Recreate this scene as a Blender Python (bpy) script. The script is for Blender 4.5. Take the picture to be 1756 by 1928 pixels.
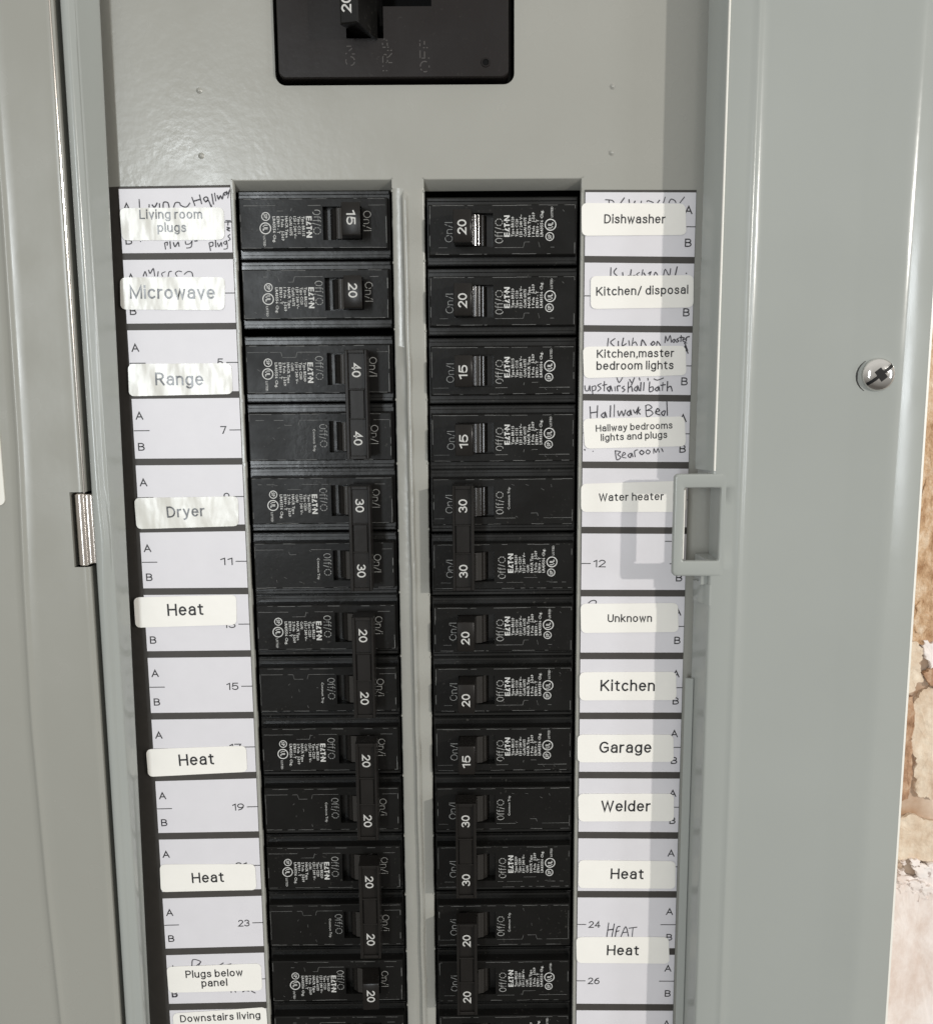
import bpy, math, random
from mathutils import Matrix, Vector, noise

# ------------------------------------------------------------------ clear
for o in list(bpy.data.objects):
    bpy.data.objects.remove(o, do_unlink=True)
scn = bpy.context.scene
COL = scn.collection
S = 0.0254                     # everything below is measured in inches on the panel

# ------------------------------------------------------------------ camera
CX, CZ, CD, PITCH, YAW, ROLL = -0.092, -2.574, 13.944, -0.152, 0.006, -0.008
FOC = 1750.0                   # pixels on the 1756 px wide photograph


def _f3(x, z, h):
    c, s = math.cos(YAW), math.sin(YAW); x, h = c*x+s*h, -s*x+c*h
    c, s = math.cos(PITCH), math.sin(PITCH); z, h = c*z+s*h, -s*z+c*h
    c, s = math.cos(ROLL), math.sin(ROLL); x, z = c*x+s*z, -s*x+c*z
    return x, z, h


_c = [_f3(1, 0, 0), _f3(0, 1, 0), _f3(0, 0, 1)]      # columns: panel axes seen by the camera
RROW = [[_c[j][i] for j in range(3)] for i in range(3)]


def P(u, v, h=0.0):
    """measured photograph point -> (x, z) inches on the plane h above the panel"""
    a = ((u-878)/FOC, -(v-964)/FOC, -1.0)
    r = [sum(RROW[i][j]*a[i] for i in range(3)) for j in range(3)]
    t = (h-CD)/r[2]
    return CX+r[0]*t, CZ+r[1]*t


cam = bpy.data.cameras.new('camera')
camo = bpy.data.objects.new('camera', cam)
COL.objects.link(camo)
cols = []
for i in range(3):
    X, Z, H = RROW[i]
    cols.append(Vector((X, -H, Z)))
M = Matrix(((cols[0].x, cols[1].x, cols[2].x, CX*S),
            (cols[0].y, cols[1].y, cols[2].y, -CD*S),
            (cols[0].z, cols[1].z, cols[2].z, CZ*S),
            (0, 0, 0, 1)))
camo.matrix_world = M
cam.sensor_fit = 'HORIZONTAL'
cam.sensor_width = 36
cam.lens = FOC/1756*36
cam.clip_start = 0.01
cam.clip_end = 50
scn.camera = camo

# ------------------------------------------------------------------ room light
wd = bpy.data.worlds.new('World'); scn.world = wd
wd.use_nodes = True
wn = wd.node_tree; wn.nodes.clear()
wo = wn.nodes.new('ShaderNodeOutputWorld'); wb = wn.nodes.new('ShaderNodeBackground')
tc = wn.nodes.new('ShaderNodeTexCoord'); sp = wn.nodes.new('ShaderNodeSeparateXYZ')
mp = wn.nodes.new('ShaderNodeMapRange'); rp = wn.nodes.new('ShaderNodeValToRGB')
mp.inputs[1].default_value = -1; mp.inputs[2].default_value = 1
wn.links.new(tc.outputs['Generated'], sp.inputs[0]); wn.links.new(sp.outputs['Z'], mp.inputs[0])
wn.links.new(mp.outputs[0], rp.inputs[0])
rp.color_ramp.elements[0].position = 0.1; rp.color_ramp.elements[0].color = (0.20, 0.185, 0.165, 1)
rp.color_ramp.elements[1].position = 0.85; rp.color_ramp.elements[1].color = (1.12, 1.09, 1.03, 1)
wn.links.new(rp.outputs[0], wb.inputs[0]); wb.inputs[1].default_value = 0.62
wn.links.new(wb.outputs[0], wo.inputs[0])


def area(name, pos, target, sx, sy, power, col):
    L = bpy.data.lights.new(name, 'AREA'); L.shape = 'RECTANGLE'
    L.size = sx; L.size_y = sy; L.energy = power; L.color = col
    o = bpy.data.objects.new(name, L); COL.objects.link(o)
    o.location = pos
    d = Vector(target)-Vector(pos)
    o.rotation_euler = d.to_track_quat('-Z', 'Y').to_euler()
    return o


# a tall window in front of the panel on the left, and a lamp off to the right
area('window_light', (-19.5*S, -60*S, -0.5*S), (-2*S, 0, -5*S), 5.5*S, 27*S, 9.0, (0.90, 0.96, 1.0))
area('lamp_light', (1.22, -1.17, 0.20), (0, 0, -5*S), 0.034, 0.034, 12.5, (1.0, 0.96, 0.90))
area('bevel_glare_light', (2.25, -1.2, -0.08), (0.12, 0, -3*S), 0.30, 0.75, 9.0, (0.90, 0.95, 1.0))  # unseen source added at the right for the glare on the cover's bevel

scn.view_settings.view_transform = 'Standard'
scn.view_settings.look = 'None'
scn.view_settings.exposure = 0.0
scn.view_settings.gamma = 1
random.seed(4)

# ------------------------------------------------------------------ materials
MATS = {}


def mat(name, col, rough=0.5, metal=0.0, noise_amt=0.0, nscale=20, bump=0.0, bscale=200, rvar=0.0, coat=0.0,
        stretch=None, spec=0.5, dust=0.0):
    m = bpy.data.materials.new(name); m.use_nodes = True
    nt = m.node_tree; b = nt.nodes['Principled BSDF']
    b.inputs['Base Color'].default_value = (*col, 1); b.inputs['Roughness'].default_value = rough
    b.inputs['Metallic'].default_value = metal
    b.inputs['Specular IOR Level'].default_value = spec
    if coat:
        b.inputs['Coat Weight'].default_value = coat; b.inputs['Coat Roughness'].default_value = 0.12
    geo = nt.nodes.new('ShaderNodeNewGeometry')
    vec = geo.outputs['Position']
    if stretch:
        mpn = nt.nodes.new('ShaderNodeMapping'); mpn.inputs['Scale'].default_value = stretch
        nt.links.new(vec, mpn.inputs[0]); vecs = mpn.outputs[0]
    else:
        vecs = vec

    def nz(scale, detail=3, v=None):
        n = nt.nodes.new('ShaderNodeTexNoise'); n.inputs['Scale'].default_value = scale
        n.inputs['Detail'].default_value = detail
        nt.links.new(v or vec, n.inputs['Vector']); return n
    colout = None
    if noise_amt:
        n = nz(nscale, 5); mr = nt.nodes.new('ShaderNodeMix'); mr.data_type = 'RGBA'
        mr.inputs[6].default_value = (*[c*(1-noise_amt) for c in col], 1)
        mr.inputs[7].default_value = (*[min(1, c*(1+noise_amt)) for c in col], 1)
        nt.links.new(n.outputs[0], mr.inputs[0]); colout = mr.outputs[2]
    if dust:
        n = nz(900, 2); cr = nt.nodes.new('ShaderNodeValToRGB')
        cr.color_ramp.elements[0].position = 0.66; cr.color_ramp.elements[1].position = 0.74
        n2 = nz(60, 4); cr2 = nt.nodes.new('ShaderNodeValToRGB')
        cr2.color_ramp.elements[0].position = 0.45; cr2.color_ramp.elements[1].position = 0.62
        nt.links.new(n.outputs[0], cr.inputs[0]); nt.links.new(n2.outputs[0], cr2.inputs[0])
        mu = nt.nodes.new('ShaderNodeMath'); mu.operation = 'MULTIPLY'
        nt.links.new(cr.outputs[0], mu.inputs[0]); nt.links.new(cr2.outputs[0], mu.inputs[1])
        m2 = nt.nodes.new('ShaderNodeMath'); m2.operation = 'MULTIPLY'; m2.inputs[1].default_value = dust
        nt.links.new(mu.outputs[0], m2.inputs[0])
        mx = nt.nodes.new('ShaderNodeMix'); mx.data_type = 'RGBA'
        nt.links.new(m2.outputs[0], mx.inputs[0])
        if colout: nt.links.new(colout, mx.inputs[6])
        else: mx.inputs[6].default_value = (*col, 1)
        mx.inputs[7].default_value = (0.2, 0.19, 0.17, 1)
        colout = mx.outputs[2]
    if colout: nt.links.new(colout, b.inputs['Base Color'])
    if rvar:
        n = nz(45, 4); mr = nt.nodes.new('ShaderNodeMapRange')
        mr.inputs[1].default_value = 0.35; mr.inputs[2].default_value = 0.65
        mr.inputs[3].default_value = rough-rvar; mr.inputs[4].default_value = rough+rvar
        nt.links.new(n.outputs[0], mr.inputs[0]); nt.links.new(mr.outputs[0], b.inputs['Roughness'])
    if bump:
        n = nz(bscale, 2, vecs); bp = nt.nodes.new('ShaderNodeBump')
        bp.inputs['Strength'].default_value = bump; bp.inputs['Distance'].default_value = 0.0004
        nt.links.new(n.outputs[0], bp.inputs['Height']); nt.links.new(bp.outputs[0], b.inputs['Normal'])
    MATS[name] = m
    return m


PAINT = mat('grey_enamel', (0.340, 0.337, 0.305), 0.24, noise_amt=0.05, nscale=12, bump=0.17, bscale=300, rvar=0.05, spec=0.5)
PAINT2 = mat('grey_enamel_cover', (0.338, 0.354, 0.334), 0.20, noise_amt=0.06, nscale=14, bump=0.08, bscale=160, rvar=0.03)
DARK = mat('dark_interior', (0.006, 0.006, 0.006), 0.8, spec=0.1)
PRINTDARK = mat('dark_print_and_shade', (0.050, 0.045, 0.040), 0.55, noise_amt=0.15, nscale=300)
PAPER = mat('white_label_paper', (0.70, 0.685, 0.715), 0.42, noise_amt=0.04, nscale=120, bump=0.12, bscale=160)
STICK = mat('cream_sticker', (0.88, 0.86, 0.81), 0.34, noise_amt=0.03, nscale=90, bump=0.3, bscale=120)
STICKW = mat('wrinkled_glossy_sticker', (0.66, 0.65, 0.60), 0.22, noise_amt=0.05, nscale=160, bump=0.6, bscale=85, stretch=(1.9, 1, 0.9))
INK = mat('black_label_ink', (0.014, 0.014, 0.016), 0.5, noise_amt=0.3, nscale=400)
INKP = mat('dark_print_ink', (0.022, 0.021, 0.023), 0.5)
INKW = mat('glossy_label_ink', (0.05, 0.05, 0.052), 0.22, noise_amt=0.5, nscale=500, bump=0.6, bscale=85, stretch=(1.9, 1, 0.9))
PEN = mat('pen_ink', (0.04, 0.037, 0.046), 0.5, noise_amt=0.5, nscale=700)
BLACK = mat('black_breaker_plastic', (0.0085, 0.0082, 0.0076), 0.33, noise_amt=0.35, nscale=70, bump=0.10, bscale=500, rvar=0.08, dust=0.18, spec=0.17)
BLACKS = mat('black_shoulder_plastic', (0.0065, 0.0065, 0.006), 0.28, noise_amt=0.4, nscale=120, bump=0.12, bscale=300, rvar=0.08, dust=0.25, spec=0.5)
BLACKG = mat('glossy_black_handle', (0.0135, 0.012, 0.0108), 0.30, noise_amt=0.2, nscale=90, bump=0.05, bscale=500, rvar=0.06, spec=0.22)
DRUMM = mat('shiny_black_drum', (0.022, 0.020, 0.018), 0.12, bump=0.06, bscale=300, stretch=(1, 1, 0.1), spec=0.9)
MAINM = mat('brownish_black_plastic', (0.013, 0.0105, 0.010), 0.30, noise_amt=0.3, nscale=30, bump=0.06, bscale=500, rvar=0.05, dust=0.08, spec=0.3)
WEAR_GLINT = mat('mould_line_and_edge_glint', (0.13, 0.13, 0.125), 0.5, noise_amt=0.6, nscale=500)
MOULD = mat('moulded_outline_lettering', (0.34, 0.34, 0.325), 0.5, noise_amt=0.5, nscale=500)
PRINTW = mat('pale_grey_print', (0.58, 0.58, 0.56), 0.5, noise_amt=0.35, nscale=600)
NUMW = mat('white_number_paint', (0.52, 0.515, 0.49), 0.45, noise_amt=0.2, nscale=600)
FAINT = mat('faint_moulded_lettering', (0.05, 0.044, 0.04), 0.5, noise_amt=0.6, nscale=400)
STEEL = mat('zinc_steel', (0.80, 0.79, 0.77), 0.14, metal=1.0, bump=0.06, bscale=300, rvar=0.04)
PINM = mat('warm_hinge_steel', (0.70, 0.65, 0.60), 0.20, metal=1.0)
EDGE = mat('pale_edge_and_highlight', (0.80, 0.78, 0.72), 0.4)
CARD = mat('white_card', (0.78, 0.77, 0.71), 0.5)

# ------------------------------------------------------------------ mesh helpers


class MB:
    def __init__(s): s.v = []; s.f = []

    def vert(s, x, z, h): s.v.append((x*S, -h*S, z*S)); return len(s.v)-1

    def face(s, *i): s.f.append(tuple(i))

    def quad(s, a, b, c, d):
        n = [s.vert(*p) for p in (a, b, c, d)]; s.face(*n)

    def box(s, x0, x1, z0, z1, h0, h1, c=0.0, bottom=False):
        """chamfered block, h0 below, h1 top, chamfer c round the top"""
        rings = [[(x0, z0, h0), (x1, z0, h0), (x1, z1, h0), (x0, z1, h0)]]
        if c:
            rings.append([(x0, z0, h1-c), (x1, z0, h1-c), (x1, z1, h1-c), (x0, z1, h1-c)])
            rings.append([(x0+c, z0+c, h1), (x1-c, z0+c, h1), (x1-c, z1-c, h1), (x0+c, z1-c, h1)])
        else:
            rings.append([(x0, z0, h1), (x1, z0, h1), (x1, z1, h1), (x0, z1, h1)])
        s.rings(rings, True, True)

    def rings(s, rings, capa=False, capb=True):
        idx = [[s.vert(*p) for p in r] for r in rings]
        n = len(rings[0])
        for a, b in zip(idx, idx[1:]):
            for i in range(n):
                s.face(a[i], a[(i+1) % n], b[(i+1) % n], b[i])
        if capa: s.face(*reversed(idx[0]))
        if capb: s.face(*idx[-1])

    def prism(s, prof, z0, z1):
        """prof: (x,h) points swept from z0 to z1, capped"""
        a = [s.vert(x, z0, h) for x, h in prof]; b = [s.vert(x, z1, h) for x, h in prof]
        n = len(prof)
        for i in range(n):
            s.face(a[i], a[(i+1) % n], b[(i+1) % n], b[i])
        s.face(*reversed(a)); s.face(*b)

    def sweep(s, prof, zs, dx=lambda x, z: 0.0, thick=0.05):
        """sheet with profile (x,h) along z; given a real thickness underneath"""
        rows = []
        for z in zs:
            rows.append([s.vert(x+dx(x, z), z, h) for x, h in prof])
        for a, b in zip(rows, rows[1:]):
            for i in range(len(prof)-1):
                s.face(a[i], a[i+1], b[i+1], b[i])

    def build(s, name, m, parent=None, org=(0, 0, 0), smooth=True, ang=35):
        me = bpy.data.meshes.new(name)
        ox, oz, oh = org
        me.from_pydata([(x-ox*S, y+oh*S, z-oz*S) for x, y, z in s.v], [], s.f)
        me.materials.append(m)
        bmfix(me)
        if smooth:
            me.polygons.foreach_set('use_smooth', [True]*len(me.polygons))
            me.set_sharp_from_angle(angle=math.radians(ang))
        o = bpy.data.objects.new(name, me); COL.objects.link(o)
        if parent: o.parent = parent
        return o


def bmfix(me):
    import bmesh
    bm = bmesh.new(); bm.from_mesh(me)
    bmesh.ops.recalc_face_normals(bm, faces=bm.faces)
    bm.to_mesh(me); bm.free(); me.update()


def thing(name, label, cat, org, group=None):
    o = bpy.data.objects.new(name, None); COL.objects.link(o)
    x, z, h = org; o.location = (x*S, -h*S, z*S)
    o.empty_display_size = 0.01
    tag(o, label, cat, group)
    return o


def tag(o, label=None, cat=None, group=None, kind=None):
    if label: o['label'] = label
    if cat: o['category'] = cat
    if group: o['group'] = group
    if kind: o['kind'] = kind
    return o


def copy_tree(o, parent=None):
    c = o.copy(); COL.objects.link(c); c.parent = parent
    for ch in list(o.children): copy_tree(ch, c)
    return c


# text -> flat triangles, cached
_TX = {}


def glyphs(t, spacing=1.0, bold=0.0, res=3):
    k = (t, spacing, bold, res)
    if k not in _TX:
        c = bpy.data.curves.new('tmp', 'FONT'); c.body = t; c.resolution_u = res
        c.space_character = spacing; c.offset = bold; c.fill_mode = 'FRONT'
        o = bpy.data.objects.new('tmp', c); COL.objects.link(o)
        dg = bpy.context.evaluated_depsgraph_get(); dg.update()
        me = bpy.data.meshes.new_from_object(o.evaluated_get(dg))
        vs = [(v.co.x, v.co.y) for v in me.vertices]; fs = [tuple(p.vertices) for p in me.polygons]
        bpy.data.objects.remove(o); bpy.data.curves.remove(c); bpy.data.meshes.remove(me)
        x0 = min(v[0] for v in vs); x1 = max(v[0] for v in vs)
        _TX[k] = ([((x-x0), y) for x, y in vs], fs, x1-x0)
    return _TX[k]


def put_text(mb, t, org, ax, ay, width, spacing=1.0, bold=0.0, res=3, h=0.0, hf=None, height=None):
    """baseline starts at org, runs along ax (unit), up along ay; width in inches. height: cap height"""
    vs, fs, w = glyphs(t, spacing, bold, res)
    k = width/w
    ky = k if height is None else height/0.70
    base = len(mb.v)
    for x, y in vs:
        X = org[0]+ax[0]*x*k+ay[0]*y*ky; Z = org[1]+ax[1]*x*k+ay[1]*y*ky
        mb.vert(X, Z, hf(X, Z) if hf else h)
    for f in fs: mb.f.append(tuple(base+i for i in f))



# a plain sans drawn with a pen: centre lines in cap-height units


def _arc(cx, cy, rx, ry, a0, a1):
    n = max(2, int(abs(a1-a0)/24))
    return [(cx+rx*math.cos(math.radians(a0+(a1-a0)*i/n)), cy+ry*math.sin(math.radians(a0+(a1-a0)*i/n))) for i in range(n+1)]


def _el(cx, cy, rx, ry): return _arc(cx, cy, rx, ry, 90, 450)


PEN_FONT = {
    'A': (.74, [[(0, 0), (.37, 1), (.74, 0)], [(.14, .33), (.60, .33)]]),
    'B': (.60, [[(0, .52), (0, 1), (.30, 1)]+_arc(.30, .76, .25, .24, 80, -90)+[(0, .52), (0, 0), (.32, 0)]+_arc(.32, .26, .28, .26, -80, 90)]),
    'C': (.66, [_arc(.36, .5, .36, .5, 42, 318)]),
    'D': (.64, [[(.24, 0), (0, 0), (0, 1), (.24, 1)]+_arc(.24, .5, .40, .5, 80, -90)]),
    'E': (.52, [[(.52, 1), (0, 1), (0, 0), (.52, 0)], [(0, .52), (.45, .52)]]),
    'F': (.50, [[(.50, 1), (0, 1), (0, 0)], [(0, .50), (.43, .50)]]),
    'G': (.68, [_arc(.36, .5, .36, .5, 45, 315)+[(.67, .18), (.67, .47), (.38, .47)]]),
    'H': (.64, [[(0, 0), (0, 1)], [(.64, 0), (.64, 1)], [(0, .52), (.64, .52)]]),
    'I': (.0, [[(0, 0), (0, 1)]]),
    'K': (.64, [[(0, 0), (0, 1)], [(.60, 1), (0, .36)], [(.20, .57), (.64, 0)]]),
    'L': (.48, [[(0, 1), (0, 0), (.48, 0)]]),
    'M': (.82, [[(0, 0), (0, 1), (.41, .04), (.82, 1), (.82, 0)]]),
    'N': (.64, [[(0, 0), (0, 1), (.64, 0), (.64, 1)]]),
    'O': (.74, [_el(.37, .5, .37, .5)]),
    'P': (.56, [[(0, 0), (0, 1), (.30, 1)]+_arc(.30, .73, .27, .27, 80, -90)+[(0, .46)]]),
    'R': (.60, [[(0, 0), (0, 1), (.30, 1)]+_arc(.30, .74, .26, .26, 80, -90)+[(0, .48)], [(.30, .48), (.60, 0)]]),
    'T': (.66, [[(0, 1), (.66, 1)], [(.33, 1), (.33, 0)]]),
    'U': (.60, [[(0, 1), (0, .3)]+_arc(.30, .3, .30, .3, 190, 350)+[(.60, .3), (.60, 1)]]),
    'W': (.96, [[(0, 1), (.24, 0), (.48, .96), (.72, 0), (.96, 1)]]),
    'a': (.47, [[(.04, .55)]+_arc(.25, .52, .21, .21, 150, 10)+[(.46, .50), (.46, 0)], [(.46, .43), (.24, .43)]+_arc(.21, .21, .21, .21, 100, 270)+[(.33, .02), (.46, .16)]]),
    'b': (.50, [[(0, 1.03), (0, 0)], _el(.25, .36, .25, .36)]),
    'c': (.46, [_arc(.26, .36, .26, .36, 45, 315)]),
    'd': (.50, [[(.50, 1.03), (.50, 0)], _el(.25, .36, .25, .36)]),
    'e': (.50, [[(.02, .39), (.50, .39)]+_arc(.25, .37, .25, .36, 12, 318)]),
    'f': (.34, [[(.36, 1.02)]+_arc(.33, .83, .20, .20, 95, 175)+[(.13, .80), (.13, 0)], [(0, .71), (.33, .71)]]),
    'g': (.50, [_el(.25, .36, .25, .36), [(.50, .72), (.50, -.04)]+_arc(.25, -.04, .25, .25, -10, -145)]),
    'h': (.46, [[(0, 1.03), (0, 0)], [(0, .44)]+_arc(.23, .49, .23, .23, 170, 10)+[(.46, .46), (.46, 0)]]),
    'i': (.0, [[(0, .72), (0, 0)], [(0, .93), (0, 1.04)]]),
    'k': (.46, [[(0, 1.03), (0, 0)], [(.43, .72), (0, .25)], [(.15, .41), (.46, 0)]]),
    'l': (.0, [[(0, 1.03), (0, 0)]]),
    'm': (.82, [[(0, .72), (0, 0)], [(0, .44)]+_arc(.205, .50, .205, .22, 170, 10)+[(.41, .46), (.41, 0)], [(.41, .44)]+_arc(.615, .50, .205, .22, 170, 10)+[(.82, .46), (.82, 0)]]),
    'n': (.46, [[(0, .72), (0, 0)], [(0, .44)]+_arc(.23, .49, .23, .23, 170, 10)+[(.46, .46), (.46, 0)]]),
    'o': (.52, [_el(.26, .36, .26, .36)]),
    'p': (.50, [[(0, .72), (0, -.28)], _el(.25, .36, .25, .36)]),
    'r': (.26, [[(0, .72), (0, 0)], [(0, .42)]+_arc(.25, .47, .25, .24, 170, 85)]),
    's': (.43, [[(.41, .56), (.36, .67), (.22, .72), (.07, .66), (.04, .54), (.12, .43), (.30, .36), (.41, .28), (.43, .17), (.36, .04), (.21, 0), (.07, .04), (0, .16)]]),
    't': (.32, [[(.14, .90), (.14, .16)]+_arc(.28, .15, .14, .14, 190, 275)+[(.32, .01)], [(0, .71), (.32, .71)]]),
    'u': (.46, [[(0, .72), (0, .25)]+_arc(.22, .23, .22, .23, 190, 350)+[(.46, .30)], [(.46, .72), (.46, 0)]]),
    'v': (.46, [[(0, .72), (.23, 0), (.46, .72)]]),
    'w': (.70, [[(0, .72), (.175, 0), (.35, .68), (.525, 0), (.70, .72)]]),
    'y': (.46, [[(0, .72), (.24, .04)], [(.46, .72), (.20, -.14), (.12, -.26), (0, -.28)]]),
    ',': (.04, [[(.06, .06), (0, -.15)]]),
    '/': (.36, [[(0, -.08), (.36, 1.0)]]),
    '0': (.54, [_el(.27, .5, .27, .5)]),
    '1': (.24, [[(0, .80), (.24, .98), (.24, 0)]]),
    '2': (.54, [_arc(.27, .73, .25, .27, 165, -25)+[(0, 0), (.54, 0)]]),
    '3': (.54, [_arc(.26, .75, .24, .25, 155, -85), _arc(.26, .26, .28, .26, 85, -155)]),
    '4': (.58, [[(.42, 0), (.42, 1), (0, .27), (.58, .27)]]),
    '5': (.52, [[(.49, 1), (.09, 1), (.04, .50)]+_arc(.26, .32, .26, .32, 125, -150)]),
    '6': (.54, [_el(.27, .31, .27, .31), [(.46, .98), (.22, .86), (.05, .58), (0, .33)]]),
    '7': (.54, [[(0, 1), (.54, 1), (.20, 0)]]),
    '8': (.54, [_el(.27, .76, .23, .24), _el(.27, .26, .27, .26)]),
    '9': (.54, [_el(.27, .69, .27, .31), [(.54, .67), (.49, .42), (.32, .14), (.08, .02)]]),
}


GW = 1.12


def strip(mb, pts, w, h):
    """one mitred ribbon along a polyline; h number or function(x, z)"""
    n = len(pts)
    closed = n > 3 and math.hypot(pts[0][0]-pts[-1][0], pts[0][1]-pts[-1][1]) < 1e-6
    hh = h if callable(h) else (lambda x, z: h)
    L = []; R = []
    for i in range(n):
        if i == 0 and not closed: a, b = None, pts[1]
        elif i == n-1 and not closed: a, b = pts[n-2], None
        else: a, b = pts[i-1] if i > 0 else pts[n-2], pts[i+1] if i < n-1 else pts[1]
        p = pts[i]

        def un(q, r):
            d = math.hypot(r[0]-q[0], r[1]-q[1]) or 1e-9
            return (r[0]-q[0])/d, (r[1]-q[1])/d
        d1 = un(a, p) if a else None; d2 = un(p, b) if b else None
        if d1 is None: d1 = d2
        if d2 is None: d2 = d1
        tx, tz = d1[0]+d2[0], d1[1]+d2[1]; t = math.hypot(tx, tz)
        if t < 1e-3: tx, tz, t = d2[0], d2[1], 1
        tx /= t; tz /= t
        nx, nz = -tz, tx
        c = max(0.38, nx*-d2[1]+nz*d2[0])
        k = w/2/c
        L.append(mb.vert(p[0]+nx*k, p[1]+nz*k, hh(p[0], p[1]))); R.append(mb.vert(p[0]-nx*k, p[1]-nz*k, hh(p[0], p[1])))
    for i in range(n-1): mb.face(L[i], R[i], R[i+1], L[i+1])


def pen_text(mb, t, org, ax, ay, width, h=0.0, wt=0.125, sp=0.24, height=None, hf=None, gap=0.0, seed=0):
    """write t from org along ax (up along ay), ink width in inches"""
    x = 0; items = []
    for ch in t:
        if ch == ' ': x += 0.34; continue
        adv, st = PEN_FONT[ch]
        items += [(x, [(a*GW, b) for a, b in s_]) for s_ in st]
        x += adv*GW+sp
    tot = x-sp
    if height is None:
        k = width/(tot+wt); ky = k
    else:
        ky = height/(1+wt); k = (width-wt*ky)/max(tot, 1e-6) if tot > 0 else ky
    pw = wt*ky; rnd = random.Random(seed)
    for n, (x0, st) in enumerate(items):
        pts = [(org[0]+ax[0]*(pw/2+(x0+a)*k)+ay[0]*(pw/2+b*ky), org[1]+ax[1]*(pw/2+(x0+a)*k)+ay[1]*(pw/2+b*ky)) for a, b in st]
        # square the stroke ends out by half a pen
        def ext(p, q):
            d = math.hypot(p[0]-q[0], p[1]-q[1]) or 1
            return (p[0]+(p[0]-q[0])/d*pw*0.45, p[1]+(p[1]-q[1])/d*pw*0.45)
        if math.hypot(pts[0][0]-pts[-1][0], pts[0][1]-pts[-1][1]) > 1e-6:
            pts = [ext(pts[0], pts[1])]+pts[1:-1]+[ext(pts[-1], pts[-2])] if len(pts) > 2 else [ext(pts[0], pts[1]), ext(pts[1], pts[0])]
        dh = 0.0003*(n % 4)
        H = (lambda X, Z, dh=dh: (hf(X, Z) if hf else h)+dh)
        if gap:
            fine = []
            for a, b in zip(pts, pts[1:]):
                m_ = max(1, int(math.hypot(b[0]-a[0], b[1]-a[1])/(0.16*ky)))
                fine += [(a[0]+(b[0]-a[0])*i/m_, a[1]+(b[1]-a[1])*i/m_) for i in range(m_)]
            fine.append(pts[-1]); run = []
            for i, p in enumerate(fine):
                run.append(p)
                if rnd.random() < gap or i == len(fine)-1:
                    if len(run) > 1: strip(mb, run, pw, H)
                    run = []
        else:
            strip(mb, pts, pw, H)


def outline_text(mb, t, org, ax, ay, width, height, wd_, h, gap=0.2, seed=1, spacing=1.0):
    """broken outline lettering: thin ribbons along the contours of the glyphs"""
    vs, fs, w = glyphs(t, spacing, 0, 4)
    k = width/w; ky = height/0.70
    pts = [(org[0]+ax[0]*x*k+ay[0]*y*ky, org[1]+ax[1]*x*k+ay[1]*y*ky) for x, y in vs]
    cnt = {}
    key = [(round(p[0], 5), round(p[1], 5)) for p in pts]
    for f in fs:
        for i in range(len(f)):
            a, b = f[i], f[(i+1) % len(f)]
            kk = tuple(sorted((key[a], key[b]))); cnt[kk] = cnt.get(kk, 0)+1
    rnd = random.Random(seed)
    for (a, b), n in sorted(cnt.items()):
        if n != 1: continue
        L = math.hypot(b[0]-a[0], b[1]-a[1])
        if L < 1e-5: continue
        if rnd.random() < gap: continue
        seg(mb, a, b, wd_, h)


def seg(mb, a, b, w, h):
    L = math.hypot(b[0]-a[0], b[1]-a[1])
    if L < 1e-6: return
    nx, nz = -(b[1]-a[1])/L*w/2, (b[0]-a[0])/L*w/2
    hh = (lambda p: h(p[0], p[1])) if callable(h) else (lambda p: h)
    mb.quad((a[0]+nx, a[1]+nz, hh(a)), (b[0]+nx, b[1]+nz, hh(b)), (b[0]-nx, b[1]-nz, hh(b)), (a[0]-nx, a[1]-nz, hh(a)))


def polyline(mb, pts, w, h):
    """smooth hand-drawn stroke"""
    if len(pts) > 2:
        out = []
        for i in range(len(pts)-1):
            p0 = pts[max(0, i-1)]; p1 = pts[i]; p2 = pts[i+1]; p3 = pts[min(len(pts)-1, i+2)]
            for s_ in range(4):
                t = s_/4
                out.append(tuple(0.5*((2*p1[j])+(-p0[j]+p2[j])*t+(2*p0[j]-5*p1[j]+4*p2[j]-p3[j])*t*t+(-p0[j]+3*p1[j]-3*p2[j]+p3[j])*t**3) for j in (0, 1)))
        out.append(pts[-1]); pts = out
    w *= random.Random(len(mb.v)+7).uniform(0.75, 1.25)
    strip(mb, pts, w, h+random.Random(len(mb.v)).uniform(0, 0.0012))


def broken_line(mb, a, b, w, h, rnd, dens=0.75, wob=0.003):
    L = math.hypot(b[0]-a[0], b[1]-a[1]); t = 0
    while t < L:
        l = rnd.uniform(0.03, 0.16)
        if rnd.random() < dens:
            t1 = min(L, t+l)
            o = rnd.uniform(-wob, wob)
            n = (-(b[1]-a[1])/L*o, (b[0]-a[0])/L*o)
            p = [(a[0]+(b[0]-a[0])*q/L+n[0], a[1]+(b[1]-a[1])*q/L+n[1]) for q in (t, t1)]
            seg(mb, p[0], p[1], w*rnd.uniform(0.6, 1.2), h)
        t += l


def disc(mb, x, z, r, h, n=16, r2=0.0):
    if r2:
        for i in range(n):
            a, b = 2*math.pi*i/n, 2*math.pi*(i+1)/n
            mb.quad((x+r*math.cos(a), z+r*math.sin(a), h), (x+r*math.cos(b), z+r*math.sin(b), h),
                    (x+r2*math.cos(b), z+r2*math.sin(b), h), (x+r2*math.cos(a), z+r2*math.sin(a), h))
    else:
        mb.face(*[mb.vert(x+r*math.cos(2*math.pi*i/n), z+r*math.sin(2*math.pi*i/n), h) for i in range(n)])


# ================================================================== enclosure, wall
ZT, ZB = 6.0, -17.0

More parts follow.
